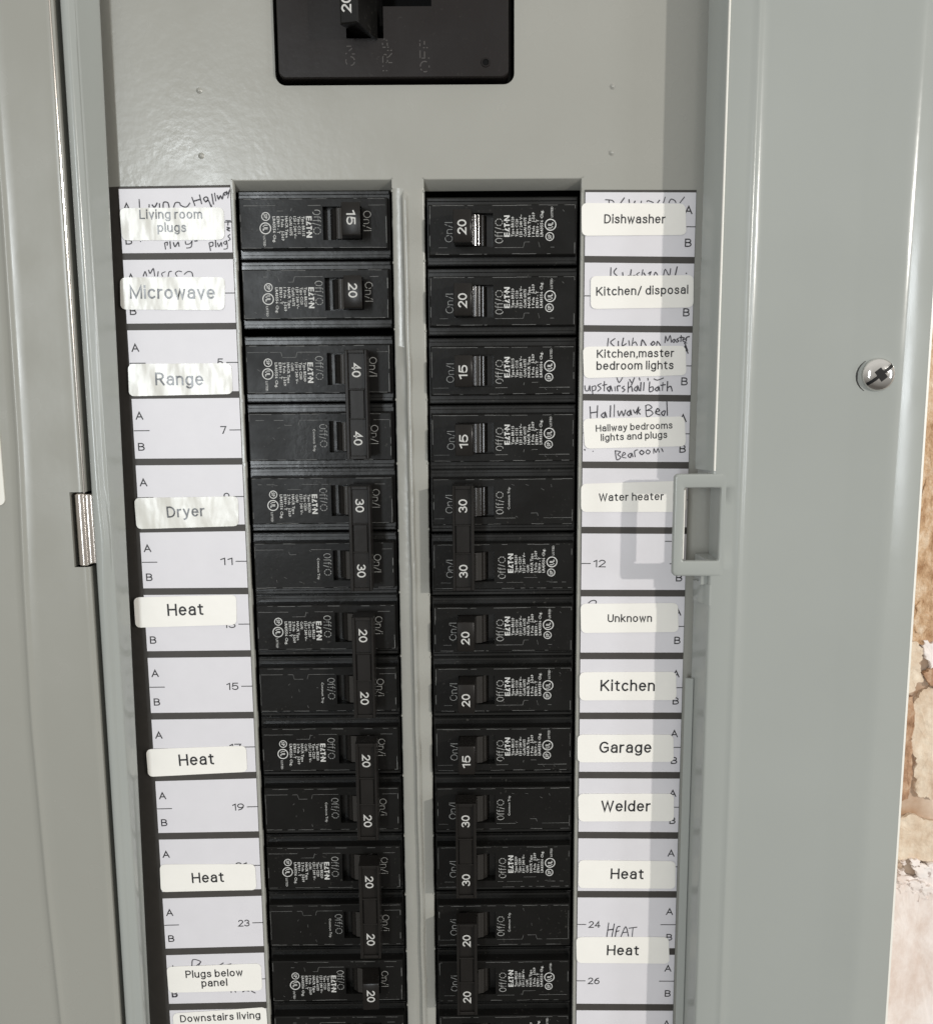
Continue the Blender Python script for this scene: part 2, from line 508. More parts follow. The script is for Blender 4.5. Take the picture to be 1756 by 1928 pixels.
# plaster wall behind the right edge of the cover: a rough relief, torn paper above and plaster below
def wall_mat():
    m = bpy.data.materials.new('old_plaster_wall'); m.use_nodes = True
    nt = m.node_tree; b = nt.nodes['Principled BSDF']; b.inputs['Roughness'].default_value = 0.9
    geo = nt.nodes.new('ShaderNodeNewGeometry')
    n = nt.nodes.new('ShaderNodeTexNoise'); n.inputs['Scale'].default_value = 55; n.inputs['Detail'].default_value = 8
    nt.links.new(geo.outputs['Position'], n.inputs['Vector'])
    r = nt.nodes.new('ShaderNodeValToRGB'); r.color_ramp.elements[0].position = 0.32; r.color_ramp.elements[1].position = 0.7
    r.color_ramp.elements[0].color = (0.36, 0.22, 0.13, 1); r.color_ramp.elements[1].color = (0.78, 0.66, 0.54, 1)
    nt.links.new(n.outputs[0], r.inputs[0]); nt.links.new(r.outputs[0], b.inputs['Base Color'])
    n2 = nt.nodes.new('ShaderNodeTexNoise'); n2.inputs['Scale'].default_value = 400; n2.inputs['Detail'].default_value = 5
    nt.links.new(geo.outputs['Position'], n2.inputs['Vector'])
    bp = nt.nodes.new('ShaderNodeBump'); bp.inputs['Strength'].default_value = 0.5; bp.inputs['Distance'].default_value = 0.0006
    nt.links.new(n2.outputs[0], bp.inputs['Height']); nt.links.new(bp.outputs[0], b.inputs['Normal'])
    return m


def layer_mat(name, c0, c1, c2, scale, bump=0.7):
    m = bpy.data.materials.new(name); m.use_nodes = True
    nt = m.node_tree; b = nt.nodes['Principled BSDF']; b.inputs['Roughness'].default_value = 0.92
    geo = nt.nodes.new('ShaderNodeNewGeometry')
    mpn = nt.nodes.new('ShaderNodeMapping'); mpn.inputs['Scale'].default_value = (1, 1, 0.6)
    nt.links.new(geo.outputs['Position'], mpn.inputs[0])
    n = nt.nodes.new('ShaderNodeTexNoise'); n.inputs['Scale'].default_value = scale; n.inputs['Detail'].default_value = 10
    n.inputs['Roughness'].default_value = 0.7
    nt.links.new(mpn.outputs[0], n.inputs['Vector'])
    r = nt.nodes.new('ShaderNodeValToRGB'); r.color_ramp.elements[0].position = 0.34; r.color_ramp.elements[1].position = 0.68
    r.color_ramp.elements[0].color = (*c0, 1); r.color_ramp.elements[1].color = (*c2, 1)
    e = r.color_ramp.elements.new(0.5); e.color = (*c1, 1)
    nt.links.new(n.outputs[0], r.inputs[0]); nt.links.new(r.outputs[0], b.inputs['Base Color'])
    bp = nt.nodes.new('ShaderNodeBump'); bp.inputs['Strength'].default_value = bump; bp.inputs['Distance'].default_value = 0.001
    n2 = nt.nodes.new('ShaderNodeTexNoise'); n2.inputs['Scale'].default_value = scale*4; n2.inputs['Detail'].default_value = 6
    nt.links.new(geo.outputs['Position'], n2.inputs['Vector'])
    nt.links.new(n2.outputs[0], bp.inputs['Height']); nt.links.new(bp.outputs[0], b.inputs['Normal'])
    return m


WALLM = wall_mat()
KRAFT = layer_mat('torn_brown_paper', (0.30, 0.155, 0.07), (0.54, 0.36, 0.215), (0.74, 0.60, 0.45), 210, 0.8)
CREAM = layer_mat('cream_plaster_flake', (0.42, 0.29, 0.19), (0.61, 0.48, 0.355), (0.76, 0.66, 0.53), 90, 0.8)
WHITEP = layer_mat('smooth_pinkish_plaster', (0.64, 0.52, 0.45), (0.78, 0.70, 0.65), (0.82, 0.77, 0.74), 40, 0.3)
RUST = layer_mat('rusty_stain', (0.20, 0.10, 0.05), (0.42, 0.25, 0.15), (0.64, 0.48, 0.34), 160, 0.7)
WH = -0.35


def relief(mb, x0, x1, z0, z1, h, amp, sc, step, edge=None):
    nx = max(1, int((x1-x0)/step)); nz = max(1, int((z1-z0)/step))
    idx = {}
    for j in range(nz+1):
        for i in range(nx+1):
            x = x0+(x1-x0)*i/nx; z = z0+(z1-z0)*j/nz
            if edge: x, z = edge(x, z, i/nx, j/nz)
            d = noise.fractal(Vector((x*sc, z*sc, 3.1)), 0.8, 2.1, 5)
            idx[i, j] = mb.vert(x, z, h+amp*d)
    for j in range(nz):
        for i in range(nx):
            mb.face(idx[i, j], idx[i+1, j], idx[i+1, j+1], idx[i, j+1])


wmb = MB(); relief(wmb, 5.6, 8.6, ZB, ZT, WH, 0.04, 2.2, 0.07)
wall = wmb.build('wall', WALLM, ang=80); tag(wall, kind='structure')
wx = MB(); wx.box(8.6, 14, ZB, ZT, WH-0.5, WH); wx.box(-16, -14, ZB, ZT, WH-.5, WH)
wx.box(-14, 5.6, ZB-2, ZT+2, WH-2.8, WH-2.6)
wx.build('wall', WALLM, wall)


def ragged(a, b, rnd, amp, depth):
    if depth == 0: return [a]
    L = math.hypot(b[0]-a[0], b[1]-a[1]) or 1e-6
    o = rnd.gauss(0, 1)*amp*L; q = rnd.uniform(.35, .65)
    m = (lerp(a[0], b[0], q)-(b[1]-a[1])/L*o, lerp(a[1], b[1], q)+(b[0]-a[0])/L*o)
    return ragged(a, m, rnd, amp, depth-1)+ragged(m, b, rnd, amp, depth-1)


def lerp(a, b, t): return a+(b-a)*t


def flake(name, label, mtl, pts, h, t=0.05, seed=0, amp=0.13, depth=4):
    """torn layer: ragged outline, uneven thickness"""
    rnd = random.Random(seed); out = []
    n = len(pts)
    Q = [P(*p, h) for p in pts]
    for i in range(n): out += ragged(Q[i], Q[(i+1) % n], rnd, amp, depth)
    mb = MB()
    cx = sum(p[0] for p in out)/len(out); cz = sum(p[1] for p in out)/len(out)
    def hh(x, z): return 0.03*noise.fractal(Vector((x*3, z*3, seed)), 0.8, 2.1, 4)
    rr = [[(x, z, h-t-0.03) for x, z in out], [(x, z, h-0.004+hh(x, z)) for x, z in out]]
    for k in (0.05, 0.15, 0.3, 0.5, 0.75):
        rr.append([(x+(cx-x)*k, z+(cz-z)*k, h+hh(x+(cx-x)*k, z+(cz-z)*k)) for x, z in out])
    mb.rings(rr, False, True)
    o = mb.build(name, mtl, wall, ang=60)
    if label: o['label'] = label
    return o


flake('torn_paper', 'brown torn paper facing on the upper wall', KRAFT, [(1600, -400), (1960, -400), (1960, 1230), (1800, 1215), (1765, 1205), (1735, 1215), (1712, 1205), (1660, 1215)], WH+0.07, seed=3, depth=6, amp=.06)
rq = random.Random(12)
for k in range(16):          # small lifted scraps of the brown facing
    u = rq.uniform(1706, 1772); v = rq.uniform(560, 1190); a = rq.uniform(4, 11); b = rq.uniform(8, 30)
    mt_ = KRAFT if rq.random() < .55 else CREAM if rq.random() < .6 else RUST
    flake('torn_scrap', None, mt_, [(u-a, v-b), (u+a*.6, v-b*.8), (u+a, v+b*.5), (u-a*.3, v+b)], WH+0.078+k*0.001, t=0.01, seed=40+k, depth=3, amp=.2)
flake('plaster_flake', 'grey cream plaster chips below the brown paper', CREAM, [(1700, 1204), (1722, 1208), (1738, 1230), (1734, 1262), (1722, 1296), (1702, 1305), (1685, 1290)], WH+0.11, seed=5, amp=.16)
flake('plaster_flake', None, WHITEP, [(1738, 1206), (1775, 1210), (1775, 1258), (1752, 1262), (1744, 1236)], WH+0.10, seed=15, amp=.15)
flake('plaster_flake', None, RUST, [(1738, 1268), (1756, 1258), (1790, 1262), (1790, 1300), (1752, 1292)], WH+0.12, seed=16, amp=.14)
flake('plaster_flake', 'tan stained plaster patch', CREAM, [(1724, 1316), (1740, 1298), (1800, 1300), (1800, 1500), (1762, 1508), (1728, 1500), (1718, 1420)], WH+0.06, seed=6)
flake('rust_stain', 'rusty strip beside the cover edge', RUST, [(1700, 1312), (1718, 1312), (1715, 1380), (1716, 1440), (1710, 1505), (1694, 1512), (1688, 1440)], WH+0.08, seed=7, amp=.07)
flake('plaster_flake', 'beige plaster patch', CREAM, [(1650, 1548), (1692, 1545), (1725, 1536), (1765, 1548), (1800, 1552), (1800, 1625), (1740, 1622), (1650, 1618)], WH+0.08, seed=8, amp=.08)
flake('plaster_coat', 'smooth pinkish white plaster', WHITEP, [(1600, 1650), (1690, 1645), (1722, 1655), (1760, 1640), (1850, 1655), (1850, 2100), (1560, 2100)], WH+0.10, seed=9, amp=.05, depth=6)
for k in range(14):
    u = rq.uniform(1680, 1765); v = rq.uniform(1625, 1690); a = rq.uniform(6, 16)
    flake('plaster_flake', None, WHITEP, [(u-a, v-a*.6), (u+a*.5, v-a*.8), (u+a, v+a*.4), (u-a*.2, v+a*.7)], WH+0.12+k*0.003, t=0.03, seed=80+k, depth=3, amp=.22)

# enclosure box behind everything
enc = thing('enclosure_box', 'dark inside of the breaker enclosure behind the grey metal front', 'enclosure', (0, -5.5, -2.4))
eb = MB()
eb.box(-5.9, 4.6, ZB, ZT, -2.5, -2.4)
eb.box(-5.9, -5.85, ZB, ZT, -2.4, 0.2); eb.box(4.55, 4.6, ZB, ZT, -2.4, -0.3)
eb.build('back_wall', DARK, enc, (0, -5.5, -2.4))

# ================================================================== deadfront
dead = thing('deadfront', 'grey enamelled inner cover plate around the two rows of black breakers', 'cover plate', (0, -5.5, 0))
DO = (0, -5.5, 0)
OLX0, OLX1 = -3.335, -1.045      # left breaker opening
ORX0, ORX1 = -0.585, 1.700       # right breaker opening
OZT = 0.15                       # where the bent lip of the openings starts
mx0, mz0 = P(519, 161); mx1, _ = P(968, 161)
d = MB()
EX0, EX1 = -4.94, 3.95
MZT = 4.6


def plate(x0, x1, z0, z1, nx=1, nz=1):
    for i in range(nx):
        for j in range(nz):
            a = x0+(x1-x0)*i/nx; b = x0+(x1-x0)*(i+1)/nx; c = z0+(z1-z0)*j/nz; e = z0+(z1-z0)*(j+1)/nz
            d.quad((a, c, 0), (b, c, 0), (b, e, 0), (a, e, 0))


plate(EX0, OLX0, ZB, OZT); plate(ORX1, EX1, ZB, OZT); plate(EX0, EX1, OZT, mz0)
plate(EX0, mx0, mz0, ZT); plate(mx1, EX1, mz0, ZT); plate(mx0, mx1, MZT, ZT)
# rounded corners of the main opening
r = 0.15
for sx, cx0 in ((1, mx0), (-1, mx1)):
    pts = [(cx0, mz0)]+[(cx0+sx*(r-r*math.sin(a)), mz0+r-r*math.cos(a)) for a in [math.pi/2*k/8 for k in range(9)]][::-1]
    d.face(*[d.vert(x, z, 0) for x, z in pts])
# rounded left edge turning down into the gap, and rolled hole walls
d.sweep([(-5.40, -0.12), (-5.06, -0.03), (-5.02, -0.020), (-4.98, -0.008), (EX0, 0)], [ZB, ZT])
wallp = [(mx0, MZT), (mx0, mz0+r)]+[(mx0+(r-r*math.cos(a)), mz0+r-r*math.sin(a)) for a in [math.pi/2*k/8 for k in range(1, 9)]]
wallp += [(mx1-r+r*math.sin(a), mz0+r-r*math.cos(a)) for a in [math.pi/2*k/8 for k in range(0, 9)]]+[(mx1, MZT)]
for a, b in zip(wallp, wallp[1:]):
    d.quad((a[0], a[1], 0), (b[0], b[1], 0), (b[0], b[1], -0.09), (a[0], a[1], -0.09))
for x, sgn in ((OLX0, 1), (ORX1, -1)):
    d.sweep([(x, 0), (x+sgn*0.012, -0.004), (x+sgn*0.02, -0.02), (x+sgn*0.02, -0.09)], [ZB, OZT])
d.build('plate', PAINT, dead, DO)
# bent lips at the top of the two openings
for x0, x1 in ((OLX0, OLX1), (ORX0, ORX1)):
    l = MB()
    zs = [(OZT, 0), (OZT-0.012, -0.004), (OZT-0.03, -0.03), (OZT-0.125, -0.20), (OZT-0.135, -0.23)]
    rows = []
    for x, kx in ((x0-0.012, 0.0), (x0, 0.45), (x0+0.02, 0.8), (x0+0.06, 1.0), (x1-0.06, 1.0), (x1-0.02, 0.8), (x1, 0.45), (x1+0.012, 0.0)):
        rows.append([l.vert(x, (z+0.018*(1-kx) if q < 3 else z), h+(0.014*(1-kx)*(1 if q < 3 else 0))) for q, (z, h) in enumerate(zs)])
    for a, b in zip(rows, rows[1:]):
        for i in range(len(zs)-1): l.face(a[i], a[i+1], b[i+1], b[i])
    l.build('bent_lip', PAINT, dead, DO)
# centre strip with its pressed rib
c = MB()
xm = (OLX1+ORX0)/2
RX = -0.83


def cdx(x, z): return 0.0


prof = [(OLX1-0.004, -0.22), (OLX1-0.004, -0.03), (OLX1+0.004, -0.008), (OLX1+0.016, 0), (RX-0.075, 0.0), (RX-0.05, 0.006), (RX-0.036, 0.040),
        (RX-0.020, 0.058), (RX, 0.052), (RX+0.020, 0.058), (RX+0.036, 0.040), (RX+0.05, 0.006), (RX+0.075, 0.0), (ORX0-0.016, 0), (ORX0-0.004, -0.008), (ORX0+0.004, -0.03), (ORX0+0.004, -0.22)]
zs = [OZT-0.13-0.04*i for i in range(int((OZT-0.13-ZB)/0.04))]
rows = []
for z in zs:
    k = min(1.0, max(0.0, (-0.02-z)/0.10))
    k = k*k*(3-2*k)
    ph = (z+0.47) % 1.0
    pinch = math.exp(-((min(ph, 1-ph))/0.05)**2)
    row = []
    for x, h in prof:
        xx = x; hh = h
        if abs(x-RX) < 0.06: hh = h*k*(1-0.10*pinch); xx = RX+(x-RX)*(0.35+0.65*k)*(1+0.10*pinch)+0.012*noise.noise(Vector((0, 0, z*1.3)))+(z+5)*-0.007
        elif x < -0.95: xx = x-0.005*pinch
        elif x > -0.66: xx = x+0.004*pinch
        row.append(c.vert(xx, z, hh))
    rows.append(row)
for a, b in zip(rows, rows[1:]):
    for i in range(len(prof)-1): c.face(a[i], a[i+1], b[i+1], b[i])
c.quad((OLX1, OZT, 0), (ORX0, OZT, 0), (ORX0, zs[0], 0), (OLX1, zs[0], 0))
for x in (OLX1, ORX0):
    c.quad((x, OZT, 0), (x, zs[0], 0), (x, zs[0], -.22), (x, OZT, -.22))
c.build('centre_strip', PAINT, dead, DO, ang=50)
# twist-out nibs along the opening edges
nb = MB()
for i in range(15):
    for x, sg in ((OLX1, -1), (ORX0, 1)):
        z = -0.5-i*0.995+random.uniform(-.03, .03)+0.5
        nb.box(x-0.009, x+0.009, z-0.018, z+0.014, -0.05, 0.010, 0.005)
    for x in (OLX0, ORX1):
        z = -i*0.995+random.uniform(-.03, .03)
        nb.box(x-0.012, x+0.016, z-0.03, z+0.03, -0.05, 0.008, 0.004)
tag(nb.build('cut_tab_nibs', PAINT, dead, DO), kind='stuff')
# four small pressed dimples
for u, v in ((375, 170), (379, 293), (1153, 162), (1151, 287)):
    x, z = P(u, v); q = MB()
    q.rings([[(x+rr*math.cos(2*math.pi*i/14), z+rr*math.sin(2*math.pi*i/14), hh) for i in range(14)] for rr, hh in
             ((0.045, 0.0005), (0.030, 0.010), (0.018, 0.022), (0.008, 0.025))], False, True)
    q.build('dimple', PAINT, dead, DO)

# ================================================================== outer cover (frame left, wide cover right)
cov = thing('panel_cover', 'grey enamelled outer panel cover framing the breakers with a wide right side', 'panel cover', (4.5, -5.5, 0.7))
CO = (4.5, -5.5, 0.7)


def lerp(a, b, t): return a+(b-a)*t


def line2(pa, pb, h):
    a = P(*pa, h); b = P(*pb, h)
    return lambda z: a[0]+(b[0]-a[0])*(z-a[1])/(b[1]-a[1])


fr = MB()
zsl = [ZT-(ZT-ZB)*i/90 for i in range(91)]
e_out = line2((113, 0), (237, 1928), 0.69)
e_A = line2((141, 200), (196, 1066), 0.69)
e_B = line2((170, 400), (214, 1066), 0.60)
e_in = line2((187, 0), (282, 1928), 0.26)
rows = []
for z in zsl:
    xo, xa, xb, xi = e_out(z), e_A(z), e_B(z), e_in(z)
    k = math.exp(-((z+6.2)/1.0)**2)        # rolled edge bows in beside the hinge, then fades out below it
    xa += 0.030*math.exp(-((z+5.0)/0.5)**2)
    low = 1/(1+math.exp((z+7.2)*3))
    hA = 0.69-0.02*low; hB = 0.64-0.03*low
    dA = 0.055*(1-0.75*low)
    rows.append([(xo-0.02, -0.3), (xo-0.02, 0.60), (xo-0.015, 0.65), (xo, 0.675), (xo+0.02, 0.686), (xa-0.05, 0.694), (xa-0.016, hA+0.002), (xa-0.004, hA-0.004), (xa+0.006, hA-0.014),
                 (xa+0.012+dA*0.6, hA-0.014-dA*0.75), (xa+0.024+dA*0.6, hA-0.020-dA*0.85), (lerp(xa, xb, 0.7), hA-0.024-dA*0.9), (xb-0.014, hA-0.032-dA*0.95), (xb-0.002, hA-0.040-dA*0.95), (xb+0.007, hA-0.058-dA*0.95), (lerp(xb, xi, 0.55), 0.41), (xi-0.01, 0.285), (xi, 0.26), (xi-0.004, 0.235), (xi-0.02, 0.225), (xi-0.15, 0.22)])
idx = [[fr.vert(x, z, h) for x, h in r_] for r_, z in zip(rows, zsl)]
for a, b in zip(idx, idx[1:]):
    for i in range(len(a)-1): fr.face(a[i], a[i+1], b[i+1], b[i])
fr.build('frame_rail', PAINT2, cov, CO, ang=75)
rt = MB()
r_bev = line2((1697, 640), (1636, 1500), 0.69)
r_end = line2((1750, 640), (1666, 1928), 0.52)
r_cre = line2((1432, 0), (1366, 1700), 0.70)
# latch strike loop
lx0, lx1 = P(1268, 990, 0.7)[0], 3.60
lz1, lz0 = P(1300, 893, .7)[1], P(1300, 1085, .7)[1]
hx0, hx1 = P(1288, 990, 0.7)[0]-0.01, 3.655
hz1, hz0 = P(1300, 919, .7)[1], P(1300, 1057, .7)[1]
zs_c = [(z, False) for z in zsl if not hz0 < z < hz1]+[(hz1, False), (hz0, False), (hz1-0.0005, True), (hz0+0.0005, True)]+[(lerp(hz0, hz1, q), True) for q in (.25, .5, .75)]
zs_c.sort(key=lambda t: -t[0])
rows = []
for z, notch in zs_c:
    xc, xv, xe = r_cre(z), r_bev(z), r_end(z)
    rows.append([(3.66, 0.12), (3.46, 0.12), (3.445, 0.135), (3.445, 0.16), (3.455, 0.185), (3.52, 0.62), (3.527, 0.655), (3.54, 0.672), (3.57, 0.680), (xc-0.12, 0.684), (xc-0.07, 0.688), (xc-0.035, 0.700), (xc-0.01, 0.706),
                 (xc+0.012, 0.700), (xc+0.04, 0.682), (xc+0.08, 0.668), (xc+0.16, 0.664), (4.6, 0.664), (5.1, 0.664), (5.42, 0.665), (5.50, 0.667), (xv-0.12, 0.698), (xv-0.04, 0.701), (xv+0.02, 0.697), (xv+0.06, 0.688), (xe-0.04, 0.545), (xe-0.005, 0.525)])
    if notch:      # cut back behind the latch opening
        rows[-1] = [(max(x, 3.657), h) if x < 3.70 else (x, h) for x, h in rows[-1]]
idx = [[rt.vert(x, z, h) for x, h in r_] for r_, (z, _) in zip(rows, zs_c)]
for a, b in zip(idx, idx[1:]):
    for i in range(len(a)-1): rt.face(a[i], a[i+1], b[i+1], b[i])
rt.build('cover_sheet', PAINT2, cov, CO, ang=75)
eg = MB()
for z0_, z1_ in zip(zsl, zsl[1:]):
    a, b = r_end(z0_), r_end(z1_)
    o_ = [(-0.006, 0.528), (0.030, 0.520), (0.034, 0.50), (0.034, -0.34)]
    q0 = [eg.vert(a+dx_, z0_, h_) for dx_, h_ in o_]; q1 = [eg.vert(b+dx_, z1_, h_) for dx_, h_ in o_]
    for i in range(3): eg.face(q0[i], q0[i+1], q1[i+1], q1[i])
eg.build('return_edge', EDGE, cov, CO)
# two inner flange strips, one above and one below the latch opening
f1 = MB()
x0, z0 = 3.36, P(1320, 883, .35)[1]
f1.prism([(3.385, 0.26), (3.375, 0.275), (3.38, 0.29), (3.53, 0.672), (3.545, 0.684), (3.56, 0.675), (3.41, 0.26)], z0, ZT)
f1.build('inner_flange', PAINT2, cov, CO, ang=60)
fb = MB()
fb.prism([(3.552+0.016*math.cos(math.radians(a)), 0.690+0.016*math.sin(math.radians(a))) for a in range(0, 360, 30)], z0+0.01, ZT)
fb.build('flange_edge_highlight', EDGE, cov, CO)  # pale bead paints the lamp's highlight along the flange edge
f2 = MB(); z1 = P(1310, 1092, .35)[1]; z2 = P(1305, 1280, .3)[1]
f2.prism([(3.39, 0.30), (3.385, 0.315), (3.53, 0.676), (3.55, 0.684), (3.57, 0.675), (3.42, 0.28)], P(1310, 1130, .35)[1], z1)
f2.prism([(3.34, 0.20), (3.335, 0.22), (3.36, 0.235), (3.45, 0.26), (3.45, 0.2)], ZB, z2)
f2.build('inner_flange', PAINT2, cov, CO, ang=60)
def rrect(x0, x1, z0, z1, r, n=6):
    out = []
    for cx_, cz_, a0 in ((x1-r, z1-r, 0), (x0+r, z1-r, 90), (x0+r, z0+r, 180), (x1-r, z0+r, 270)):
        for k in range(n+1):
            a = math.radians(a0+90*k/n); out.append((cx_+r*math.cos(a), cz_+r*math.sin(a)))
    return out


lp = MB()
LHT = 0.6875
ou = [rrect(lx0+i, lx1+0.13-i, lz0+i, lz1-i, 0.06) for i in (0, 0.012, 0.03)]
inn = [rrect(hx0-i, hx1+i, hz0-i, hz1+i, 0.03) for i in (0.022, 0.008, 0.0)]
ringset = [[(x, z, LHT-0.085) for x, z in ou[0]], [(x, z, LHT-0.02) for x, z in ou[0]], [(x, z, LHT-0.006) for x, z in ou[1]], [(x, z, LHT) for x, z in ou[2]],
           [(x, z, LHT) for x, z in inn[0]], [(x, z, LHT-0.006) for x, z in inn[1]], [(x, z, LHT-0.02) for x, z in inn[2]], [(x, z, LHT-0.085) for x, z in inn[2]],
           [(x, z, LHT-0.085) for x, z in ou[0]]]
ref = [(x, z) for x, z in ou[0]]
for k_ in range(1, 4):
    ringset[k_] = [(rx, rz if abs(p[0]-lx1) < 9 else p[1], 0.6855) if rx > 3.60 else p for p, (rx, rz) in zip(ringset[k_], ref)]
    ringset[k_] = [(p[0], q[1] if k_ == 3 and p[0] > 3.60 else p[1], p[2]) for p, q in zip(ringset[k_], [(x, z) for x, z in ou[2]])]
lp.rings(ringset, False, False)
lpo = lp.build('latch_strike', PAINT2, cov, CO, ang=60)
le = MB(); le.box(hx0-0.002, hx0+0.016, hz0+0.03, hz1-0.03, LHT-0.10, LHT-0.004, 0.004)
le.build('pale_inner_edge', EDGE, lpo)  # pale strip along the inner edge of the loop
for v_ in lpo.children[0].data.vertices: v_.co.x -= CO[0]*S; v_.co.y += CO[2]*S; v_.co.z -= CO[1]*S
lt = MB()
lt.box(3.50, 3.54, lz1-0.02, z0+0.06, 0.45, 0.52, .01)
lt.build('strike_tab', PAINT2, cov, CO)
lt = MB(); lt.box(3.42, 3.60, z1-0.02, lz0+0.06, 0.50, 0.60, 0.01)
lt.build('strike_tab', PAINT2, cov, CO)

# cover screw
sx, sz = P(1653, 705, 0.70)
sc = MB(); n = 28; R0 = 0.235
hs = 0.672
rings = []
for rr, hh in ((R0*1.0, hs-0.06), (R0, hs+0.035), (R0*0.97, hs+0.055), (R0*0.85, hs+0.085), (R0*0.65, hs+0.108), (R0*0.4, hs+0.122)):
    rings.append([(sx+rr*math.cos(2*math.pi*i/n), sz+rr*math.sin(2*math.pi*i/n), hh) for i in range(n)])
sc.rings(rings, False, True)
scr = sc.build('screw', STEEL, cov, CO, ang=50)
sl = MB()
ca, sa = math.cos(math.radians(38)), math.sin(math.radians(38))


def rotp(a, b): return (sx+a*ca-b*sa, sz+a*sa+b*ca)


def cutbox(mb, a0, a1, b0, b1, h0, h1):
    q = [rotp(a0, b0), rotp(a1, b0), rotp(a1, b1), rotp(a0, b1)]
    mb.rings([[(x, z, h0) for x, z in q], [(x, z, h1) for x, z in q]], True, True)


DOME = [(0, .1225), (.4*R0, .122), (.65*R0, .108), (.85*R0, .085), (.97*R0, .055), (R0, .035)]


def dome(a, b):
    r_ = math.hypot(a, b)
    for (r0, h0), (r1, h1) in zip(DOME, DOME[1:]):
        if r_ <= r1: return hs+lerp(h0, h1, (r_-r0)/(r1-r0))
    return hs+0.03


def hug(mb, a0, a1, b0, b1, up):
    n_ = 22; m_ = 5
    g = [[mb.vert(*rotp(lerp(a0, a1, i/n_), lerp(b0, b1, j_/m_)), dome(lerp(a0, a1, i/n_), lerp(b0, b1, j_/m_))+up) for j_ in range(m_+1)] for i in range(n_+1)]
    for i in range(n_):
        for j_ in range(m_): mb.face(g[i][j_], g[i+1][j_], g[i+1][j_+1], g[i][j_+1])


hug(sl, -0.222, 0.222, -0.024, 0.024, 0.0035)
hug(sl, -0.055, 0.055, -0.085, 0.085, 0.0045)
sl.build('drive_slot', mat('dark_screw_slot', (0.012, 0.012, 0.012), 0.5, spec=0.2), scr, (0, 0, 0))
sr = MB()
for b0, b1 in ((-0.036, -0.024), (0.024, 0.036)):
    hug(sr, -0.215, -0.06, b0, b1, 0.006); hug(sr, 0.06, 0.215, b0, b1, 0.006)
o = sr.build('slot_rim', STEEL, scr, (0, 0, 0))
for o in scr.children:
    for v in o.data.vertices:
        v.co.x -= CO[0]*S; v.co.y += CO[2]*S; v.co.z -= CO[1]*S
rw = MB()
rw.rings([[(sx-0.035+rr*math.cos(2*math.pi*i/n), sz-0.02+rr*0.98*math.sin(2*math.pi*i/n), hh) for i in range(n)] for rr, hh in
          ((0.272, 0.6685), (0.262, 0.676), (0.252, 0.676), (0.247, 0.670), (0.235, 0.6695))], False, True)
rw.build('screw_hole', mat('dark_hole_rim', (0.02, 0.021, 0.02), 0.4), cov, CO)

# ================================================================== door on the left
door = thing('panel_door', 'grey enamelled panel door swung open along the left side', 'door', (-8, -5.5, 0.68))
DR = (-8, -5.5, 0.68)
dm = MB()
bx = 0.0
BEAD = [P(u, v, .68) for u, v in ((-60, -400), (-25, 0), (5, 400), (18, 600), (34, 848), (45, 1100), (60, 1360), (91, 1696), (116, 1928), (165, 2400))]
hz1_, hz0_ = P(140, 930, .7)[1], P(160, 1066, .7)[1]


def beadx(z):
    for (x0, z0), (x1, z1) in zip(BEAD, BEAD[1:]):
        if z <= z0 and z >= z1: return lerp(x0, x1, (z-z0)/(z1-z0))
    return BEAD[0][0] if z > BEAD[0][1] else BEAD[-1][0]


def drow(z, cut):
    t = -0.07*(z-2.3)/(-15.0); b_ = beadx(z)
    r_ = [(-13, 0.60), (b_-0.5, 0.655), (b_-0.14, 0.655), (b_-0.06, 0.656), (b_-0.03, 0.672), (b_-0.005, 0.688), (b_+0.02, 0.688), (b_+0.045, 0.676), (b_+0.09, 0.668), (b_+0.2, 0.668)]
    e = [(-5.68+t, 0.668)]
    e += [(-5.68+t, 0.45)]*9 if cut else [(x+t, h) for x, h in ((-5.56, 0.670), (-5.52, 0.672), (-5.50, 0.668), (-5.485, 0.655), (-5.475, 0.655), (-5.462, 0.655), (-5.455, 0.645), (-5.452, 0.60), (-5.452, 0.0))]
    return r_+e


zd = sorted(set([ZT-(ZT-ZB)*i/60 for i in range(61)]+[hz1_+0.02, hz0_-0.02]), reverse=True)
for z0_, z1_ in zip(zd, zd[1:]):
    zm = (z0_+z1_)/2; ct = hz0_-0.02 < zm < hz1_+0.02
    a = [dm.vert(x, z0_, h) for x, h in drow(z0_, ct)]; b = [dm.vert(x, z1_, h) for x, h in drow(z1_, ct)]
    for i in range(len(a)-1): dm.face(a[i], a[i+1], b[i+1], b[i])
import bmesh
dmo = dm.build('door_sheet', mat('grey_enamel_door_shaded', (0.315, 0.313, 0.28), 0.24, noise_amt=0.05, nscale=9, bump=0.08, bscale=160, rvar=0.04), door, DR, ang=60)  # same enamel as the plate, toned darker for the dimmer light here
_b = bmesh.new(); _b.from_mesh(dmo.data); bmesh.ops.remove_doubles(_b, verts=_b.verts, dist=1e-6); _b.to_mesh(dmo.data); _b.free()
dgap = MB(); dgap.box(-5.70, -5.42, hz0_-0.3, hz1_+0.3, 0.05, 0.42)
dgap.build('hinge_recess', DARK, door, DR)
hg = MB()
hzc = (hz0_+hz1_)/2; hxc = P(157, 998, .72)[0]+0.015


def barrel(mb, x, h, r, z0, z1, n=20, flat=1.0):
    mb.rings([[(x+rr*math.cos(2*math.pi*i/n), z, h+rr*math.sin(2*math.pi*i/n)) for i in range(n)] for rr, z in
              ((r*0.8, z0), (r, z0+0.015), (r, z1-0.015), (r*0.8, z1))], True, True)


